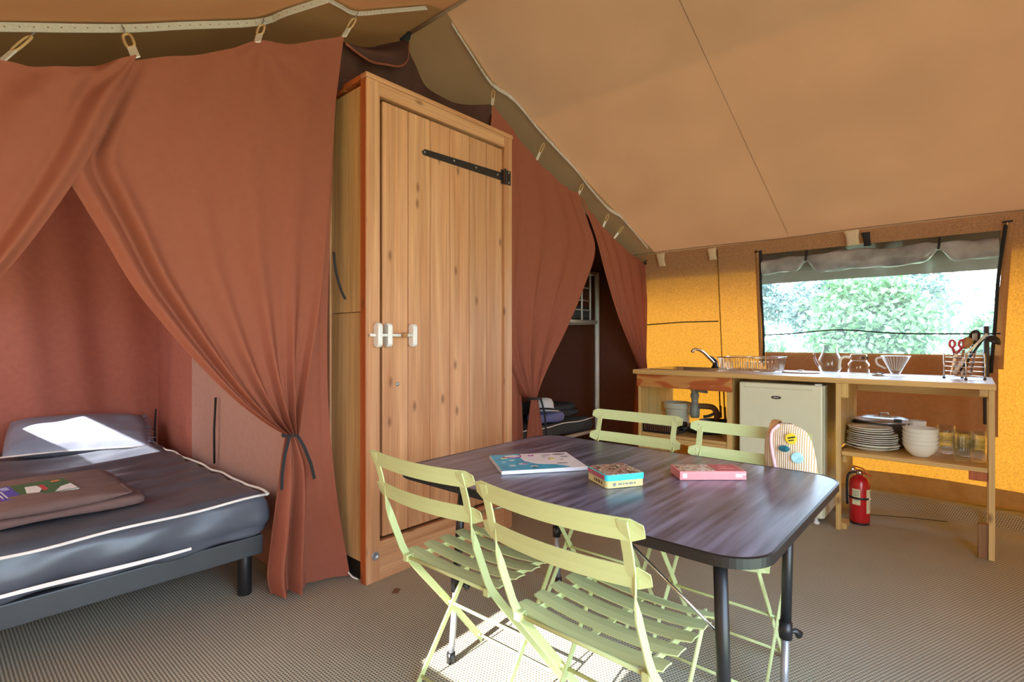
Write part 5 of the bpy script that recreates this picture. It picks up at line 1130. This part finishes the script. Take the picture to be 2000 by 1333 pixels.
# under the sink
pt_ = thing('enamel_pot', 'cream enamel pot on the shelf below the sink', 'pot', (4.08, 1.80, 0.441))
MB().lathe([(0.085, 0), (0.092, 0.006), (0.096, 0.15), (0.098, 0.153), (0.093, 0.150), (0.088, 0.01), (0.0, 0.01)], 32).build('body', 'enamel', pt_, smooth=True)
MB().lathe([(0.098, 0.153), (0.108, 0.160), (0.110, 0.168), (0.106, 0.198), (0.112, 0.202), (0.104, 0.204), (0.10, 0.166), (0.0, 0.162)], 32).build('inset_steamer', 'enamel', pt_, smooth=True)
for s in (1, -1): MB().tube([(0.02, s*0.095, 0.12), (0.0, s*0.125, 0.122), (-0.02, s*0.095, 0.12)], 0.006, 8).build('handle', 'enamel', pt_, smooth=True)
fp_ = thing('frying_pan', 'black frying pan on the shelf below the drain', 'pan', (3.98, 1.54, 0.441))
MB().lathe([(0.10, 0), (0.125, 0.006), (0.145, 0.050), (0.148, 0.052), (0.142, 0.050), (0.12, 0.010), (0.0, 0.010)], 32).build('body', 'pan', fp_, smooth=True)
MB().tube([(-0.13, 0.03, 0.045), (-0.19, 0.04, 0.06), (-0.27, 0.05, 0.058)], [0.008, 0.011, 0.012], 8).build('handle', 'pan', fp_, smooth=True)
fp2 = dup(fp_); fp2.location = (4.02, 1.47, 0.495); fp2['label'] = 'smaller black pan resting in the frying pan below the drain hose'; fp2.scale = (0.8, 0.8, 0.8); fp2.rotation_euler = (0, 0, 3.0)
cr = thing('wire_basket', 'black slotted cutlery basket at the front of the sink shelf', 'basket', (3.83, 1.79, 0.441))
MB().box((-0.10, -0.13, 0.0), (0.10, 0.13, 0.008)).build('base', 'black', cr)
mb = MB()
for x0, y0, x1, y1, n_ in ((-0.10, -0.13, -0.10, 0.13, 17), (0.10, -0.13, 0.10, 0.13, 17), (-0.10, -0.13, 0.10, -0.13, 12), (-0.10, 0.13, 0.10, 0.13, 12)):
    for k in range(n_+1):
        x, y = lerp(x0, x1, k/n_), lerp(y0, y1, k/n_); mb.box((x-0.003, y-0.0035, 0.008), (x+0.003, y+0.0035, 0.066))
mb.build('side_bars', 'steel', cr)
for z in (0.010, 0.070): MB().tube([(-0.10, -0.13, z), (0.10, -0.13, z), (0.10, 0.13, z), (-0.10, 0.13, z)], 0.006, 6, closed=True).build('rim', 'black', cr)
MB().box((-0.085, -0.115, 0.012), (0.085, 0.115, 0.050)).build('filling', 'black', cr)
for y, x, z, lb in ((1.443, 4.02, 0.56, 'dark red cord hanging behind the pans, nearer the drain'), (1.418, 4.04, 0.55, 'dark red cord hanging behind the pans, nearer the fridge')):
    tag(MB().tube([(x, y, 0.79), (x, y-0.004, 0.68), (x, y-0.012, z)], 0.005, 6).tube([(x, y-0.008, z+0.09), (x, y-0.012, z)], 0.009, 8).build('hanging_cord', 'pipe_brown', smooth=True), lb, 'cord')
bk2 = thing('dustbin', 'small black bin on the floor under the sink shelf', 'bin', (3.90, 1.42, 0.0))
MB().lathe([(0.085, 0), (0.09, 0.004), (0.105, 0.27), (0.108, 0.275), (0.102, 0.272), (0.086, 0.01), (0.0, 0.01)], 24).build('body', 'pan', bk2, smooth=True)
MB().lathe([(0.109, 0.270), (0.109, 0.282), (0.0, 0.295)], 24).build('lid', 'pan', bk2, smooth=True)

# fridge
fr = thing('fridge', 'small cream white under-counter fridge with a black oval badge', 'fridge', (3.97, 0.944, 0))
FY0, FY1, FX0, FX1 = 0.696, 1.192, 3.690, 4.22
MB().box((FX0+0.055, FY0, 0.03), (FX1, FY1, 0.862)).build('cabinet', 'fridge', fr, world=True, bevel=0.006)
MB().box((FX0+0.045, FY0+0.008, 0.05), (FX0+0.055, FY1-0.008, 0.85)).build('door_seal', 'dark_gap', fr, world=True)
dd = MB().box((FX0, FY0, 0.040), (FX0+0.045, FY1, 0.866)).build('door', 'fridge', fr, world=True, bevel=0.010)
MB().prism([(FX0-0.006, 0.835), (FX0-0.006, 0.862), (FX0+0.004, 0.866), (FX0+0.004, 0.828)], FY0+0.055, FY1-0.035, lambda p, z: (p[0], z, p[1])).build('handle_lip', 'fridge', dd, world=True, bevel=0.002)
MB().prism([(0.960+0.030*math.cos(a), 0.775+0.0105*math.sin(a)) for a in np.linspace(0, 2*PI, 28, endpoint=False)], FX0-0.003, FX0+0.001, lambda p, z: (z, p[0], p[1])).build('badge', 'black', dd, world=True)
text('badge_lettering', 'dibal', 0.0165, 'cover_white', dd, (FX0-0.0034-3.97, 0.960-0.944, 0.776), (PI/2, 0, -PI/2), 0.0003)
MB().box((FX0+0.01, FY0+0.01, 0.862), (FX0+0.05, FY0+0.045, 0.874)).build('hinge_cover', 'white_plastic', fr, world=True, bevel=0.003)
for x in (FX0+0.03, FX1-0.05):
    for y in (FY0+0.04, FY1-0.04): MB().lathe([(0.016, 0), (0.018, 0.004), (0.018, 0.012), (0.010, 0.016), (0.010, 0.05)], 14, (x, y, 0)).build('foot', 'white_plastic', fr, world=True, smooth=True)

# crockery shelf
SZ = 0.4785
def lathe_thing(name, label, cat, loc, prof, mat, part='body', group=None, n=32):
    t = thing(name, label, cat, loc, 0, group); MB().lathe(prof, n).build(part, mat, t, smooth=True); return t
PLC = (3.860, 0.462)
def plate_mesh(name, mat, R, deep):
    return MB().lathe([(R*0.55, 0), (R*0.60, 0.0015), (R*0.78, 0.005+deep), (R, 0.013+deep), (R, 0.0155+deep), (R*0.77, 0.0078+deep), (R*0.58, 0.0045), (0.0, 0.0045)], 40)
P0 = None; z = SZ
names = ['lowest of the white plates, wide soup plate at the bottom of the stack', 'second white plate from the bottom of the stack', 'third white plate from the bottom of the stack', 'fourth white plate from the bottom of the stack', 'fifth white plate from the bottom of the stack', 'sixth white plate from the bottom of the stack', 'seventh white plate from the bottom of the stack', 'eighth white plate from the bottom of the stack', 'ninth plate of the stack, lowest of the smaller white plates', 'tenth plate of the stack, small white plate just under the top one', 'topmost small white plate of the stack']
for k in range(11):
    R = 0.137 if k < 2 else 0.131 if k < 8 else 0.115; deep = 0.012 if k < 2 else 0.0
    t = thing('plate', names[k], 'plate', (PLC[0]+0.003*math.sin(k*2.3), PLC[1]+0.004*math.cos(k*1.9)+(0.010 if k >= 8 else 0), z), 0, 'white plates stacked on the shelf')
    if k in (0, 2, 8): me_o = plate_mesh('dish', 'china', R, deep).build('dish', 'china', t, smooth=True)
    else: o = me_o.copy(); COL.objects.link(o); o.parent = t
    z += 0.0135 if k < 1 else 0.016 if k == 1 else 0.0122
pc = thing('casserole', 'big grey casserole with a steel-rimmed glass lid behind the plates', 'casserole', (4.130, 0.430, SZ))
MB().lathe([(0.14, 0), (0.150, 0.006), (0.158, 0.145), (0.162, 0.148), (0.154, 0.145), (0.146, 0.01), (0.0, 0.01)], 40).build('body', 'cast', pc, smooth=True)
MB().lathe([(0.161, 0.149), (0.163, 0.155), (0.158, 0.157), (0.10, 0.176), (0.0, 0.186)], 40).build('lid', 'glass_tint', pc, smooth=True); MB().lathe([(0.160, 0.148), (0.165, 0.152), (0.160, 0.158), (0.156, 0.152)], 40).build('lid_rim', 'steel', pc, smooth=True)
MB().tube([(0.0, 0.025, 0.183), (0.0, 0.02, 0.20), (0.0, -0.02, 0.20), (0.0, -0.025, 0.183)], 0.006, 8).build('lid_handle', 'steel', pc, smooth=True)
for s in (1, -1): MB().tube([(0.03, s*0.155, 0.13), (0.0, s*0.185, 0.135), (-0.03, s*0.155, 0.13)], 0.009, 8).build('handle', 'black', pc, smooth=True)
MB().box((-0.12, -0.10, 0.158), (-0.095, -0.06, 0.178)).build('lid_clip', 'black', pc, bevel=0.003)
bn = ['lowest white bowl of the stack, the one whose whole side shows', 'second white bowl from the bottom of the bowl stack', 'third white bowl, middle of the bowl stack', 'fourth white bowl from the bottom of the bowl stack', 'topmost white bowl of the stack, with an empty rim']
for k in range(5):
    t = thing('bowl', bn[k], 'bowl', (3.825, 0.228, SZ+0.0005+k*0.0225), 0, 'white bowls stacked on the shelf')
    if k == 0: b0 = MB().lathe([(0.034, 0), (0.038, 0.0), (0.042, 0.004), (0.066, 0.028), (0.080, 0.055), (0.086, 0.072), (0.0875, 0.074), (0.085, 0.0745), (0.078, 0.056), (0.062, 0.030), (0.036, 0.008), (0.0, 0.007)], 40).build('body', 'china', t, smooth=True)
    else: o = b0.copy(); COL.objects.link(o); o.parent = t
cn = ['white cup at the bottom of the cup stack behind the bowls', 'white cup in the middle of the cup stack behind the bowls', 'topmost white cup of the stack behind the bowls']
for k in range(3):
    t = thing('cup', cn[k], 'cup', (4.035, 0.245+0.004*k, SZ+0.0005+k*0.052), k*0.25, 'white cups stacked behind the bowls')
    if k == 0:
        c0 = MB().lathe([(0.028, 0), (0.032, 0.002), (0.040, 0.03), (0.043, 0.074), (0.0415, 0.075), (0.038, 0.03), (0.028, 0.008), (0.0, 0.007)], 32).build('body', 'china', t, smooth=True)
        h0 = MB().tube(resample([(-0.01, 0.040, 0.062), (-0.015, 0.062, 0.060), (-0.015, 0.066, 0.040), (-0.01, 0.040, 0.020)], 14), 0.0045, 8).build('handle', 'china', t, smooth=True)
    else:
        for q in (c0, h0): o = q.copy(); COL.objects.link(o); o.parent = t
GP = [(0.032, 0), (0.036, 0.003), (0.040, 0.05), (0.043, 0.100), (0.041, 0.1005), (0.038, 0.05), (0.033, 0.010), (0.0, 0.010)]
gl_me = None
for (gx, gy, nn, wh) in ((4.03, 0.120, 3, 'behind, next to the bowls'), (3.86, 0.046, 3, 'at the shelf front'), (4.00, 0.030, 2, 'in the second row')):
    for k in range(nn):
        wrd = ('bottom tumbler', 'middle tumbler' if nn == 3 else 'top tumbler', 'top tumbler')[k]
        t = thing('tumbler', 'clear glass %s of the stack standing %s' % (wrd, wh), 'glass', (gx, gy, SZ+0.0005+k*0.032), 0, 'clear tumblers stacked on the shelf')
        if gl_me is None:
            gl_me = MB().lathe(GP, 24).build('body', 'glass', t, smooth=True)
        else: o = gl_me.copy(); COL.objects.link(o); o.parent = t
wg = None
for k in range(4):
    wrd = ('lowest, with its round bowl on the shelf', 'second from below', 'third from below', 'topmost')[k]
    t = thing('dessert_glass', 'clear ribbed dessert glass at the shelf end, %s' % wrd, 'glass', (3.87, -0.022, SZ+0.0005+k*0.024), 0, 'clear dessert glasses stacked at the shelf end')
    if wg is None: wg = MB().lathe([(0.030, 0), (0.032, 0.003), (0.018, 0.008), (0.015, 0.018), (0.026, 0.026), (0.032, 0.045), (0.030, 0.070), (0.033, 0.092), (0.0345, 0.094), (0.032, 0.094), (0.028, 0.070), (0.029, 0.045), (0.022, 0.030), (0.0, 0.026)], 24).build('body', 'glass', t, smooth=True)
    else: o = wg.copy(); COL.objects.link(o); o.parent = t
# fire extinguisher
fe = thing('fire_extinguisher', 'small red fire extinguisher with cream labels on the floor by the bench post', 'fire extinguisher', (3.912, 0.535, 0.0))
MB().lathe([(0.050, 0), (0.054, 0.003), (0.054, 0.012)], 32).build('base_ring', 'black', fe, smooth=True)
MB().lathe([(0.052, 0.012), (0.0555, 0.022), (0.0555, 0.245), (0.050, 0.272), (0.034, 0.290), (0.018, 0.298), (0.018, 0.305)], 36).build('cylinder', 'red', fe, smooth=True)
def curved(a0, a1, z0, z1, r, cut=0.0):
    rows = [[(r*math.cos(a), r*math.sin(a), lerp(z0+cut*abs(math.sin(3*(a-a0))), z1, j/4)) for a in np.linspace(a0, a1, 12)] for j in range(5)]; return MB().grid(rows)
curved(math.radians(145), math.radians(192), 0.125, 0.222, 0.0560).build('label', 'label', fe, smooth=True); curved(math.radians(228), math.radians(275), 0.075, 0.222, 0.0560).build('label', 'label', fe, smooth=True)
mb = MB()
for z_ in (0.205, 0.192, 0.180, 0.150): mb.grid([[(0.0564*math.cos(a), 0.0564*math.sin(a), z_+h) for a in np.linspace(math.radians(150), math.radians(186), 8)] for h in (0, 0.005)])
mb.build('label_print', 'pipe_grey', fe)
MB().lathe([(0.0562, 0.158), (0.0575, 0.160), (0.0575, 0.170), (0.0562, 0.172)], 36).build('strap', 'black', fe, smooth=True)
MB().box((-0.024, -0.060, 0.158), (-0.004, -0.052, 0.172)).build('buckle', 'cream', fe)
MB().lathe([(0.016, 0.303), (0.019, 0.306), (0.019, 0.326), (0.012, 0.332)], 16).build('valve', 'steel', fe, smooth=True)
MB().lathe([(0.013, 0), (0.0135, 0.006), (0.011, 0.008), (0.0, 0.008)], 18, (-0.016, 0.030, 0.335), axis=Vector((-0.8,-0.5,0.1)).normalized()).build('gauge', 'chrome', fe, smooth=True)
MB().ribbon([(0.0, 0.035, 0.350), (0.0, 0.02, 0.352), (-0.005, -0.02, 0.345), (-0.01, -0.055, 0.300)], [(1,0,0)]*4, 0.022, 0.004).ribbon([(0.0, 0.02, 0.330), (-0.005, -0.02, 0.320), (-0.012, -0.065, 0.306)], [(1,0,0)]*3, 0.022, 0.004).build('lever', 'red', fe, bevel=0.001)
MB().tube(resample([(0.0, 0.02, 0.318), (-0.01, 0.058, 0.300), (-0.012, 0.066, 0.22), (-0.010, 0.064, 0.11)], 14), 0.007, 8).build('hose', 'black', fe, smooth=True)
tag(MB().ribbon([(4.10, 0.50, 0.012), (4.2, 0.30, 0.012), (4.26, 0.12, 0.012)], [(1, 0.5, 0)]*3, 0.006, 0.003).build('floor_cord', 'rope'), 'thin dark cord lying on the matting behind the fire extinguisher', 'cord')
tag(MB().box((1.430, 1.965, 0.0), (1.470, 1.990, 0.006), Euler((0, 0, 0.6)).to_matrix()).build('mat_scrap', 'pipe_brown'), 'tiny brown scrap on the matting in front of the wardrobe', 'scrap')

# ------------------------------------------------------------------ outside
gm = MB().grid([[(x, y, -0.06) for x in np.linspace(-60, 80, 9)] for y in np.linspace(-60, 70, 9)]); struct(gm, 'ground', 'lawn')
def tree(label, x, y, h, r, z0, n, mat, trunk=0.12, group=None, leaf=0.10, name='tree', ntr=1):
    t = thing(name, label, 'tree' if name == 'tree' else 'bush', (x, y, -0.06), 0, group)
    mb = MB()
    for q in range(ntr):
        ox = (q-(ntr-1)/2)*0.5; mb.tube([(ox*0.4, ox, 0), (ox*0.3+0.1, ox+0.05, h*0.35), (0.05, ox*0.6, h*0.7)], [trunk, trunk*0.7, trunk*0.3], 8)
    mb.build('trunk', 'bark', t, smooth=True)
    nc = 26; cs = rng.normal(size=(nc, 3)); cs /= np.linalg.norm(cs, axis=1)[:, None]; cs *= (rng.random(nc)**0.4)[:, None]
    cen = cs*np.array([r, r, (h-z0)/2*0.95])+np.array([0, 0, (h+z0)/2])
    k = rng.integers(0, nc, n); off = rng.normal(size=(n, 3))*r*0.20
    P = cen[k]+off; A = rng.normal(size=(n, 3)); A /= np.linalg.norm(A, axis=1)[:, None]; B = np.cross(A, rng.normal(size=(n, 3))); B /= np.linalg.norm(B, axis=1)[:, None]
    s = leaf*(0.6+0.8*rng.random(n))[:, None]
    V = np.stack([P-A*s, P+B*s*0.5, P+A*s, P-B*s*0.5], 1).reshape(-1, 3); V[:, 2] = np.maximum(V[:, 2], 0.03)
    me = bpy.data.meshes.new('foliage'); me.from_pydata(V.tolist(), [], (np.arange(n*4).reshape(-1, 4)).tolist()); me.materials.append(M[mat])
    o = bpy.data.objects.new('foliage', me); COL.objects.link(o); o.parent = t; o['kind'] = 'stuff'; return t
tree('broad green bush filling the middle of the window view', 12.0, 1.45, 2.35, 0.95, 0.3, 9000, 'leaf', 0.06, name='bush', leaf=0.075)
tree('lower green bush at the edge of the window view beside the ladle', 11.0, -0.75, 1.75, 0.75, 0.2, 6000, 'leaf', 0.05, name='bush', leaf=0.07)
tree('pale bluish tree group with thin bare trunks at the sink side of the window view', 17.0, 5.3, 3.5, 1.2, 1.2, 9000, 'leaf_blue', 0.09, ntr=3, leaf=0.09)
tree('small bluish tree between the trunks and the broad bush', 16.0, 2.9, 3.1, 0.85, 0.9, 6000, 'leaf_blue', 0.07, leaf=0.08)
tree('low pale green shrub under the bluish trees', 14.5, 4.1, 1.25, 0.7, 0.1, 1800, 'leaf', 0.04, name='bush', leaf=0.06)
tree('distant pale tree behind the broad bush', 24.0, 2.2, 4.2, 1.6, 1.0, 3200, 'leaf_blue', 0.12, leaf=0.12)
bpy.context.view_layer.update()
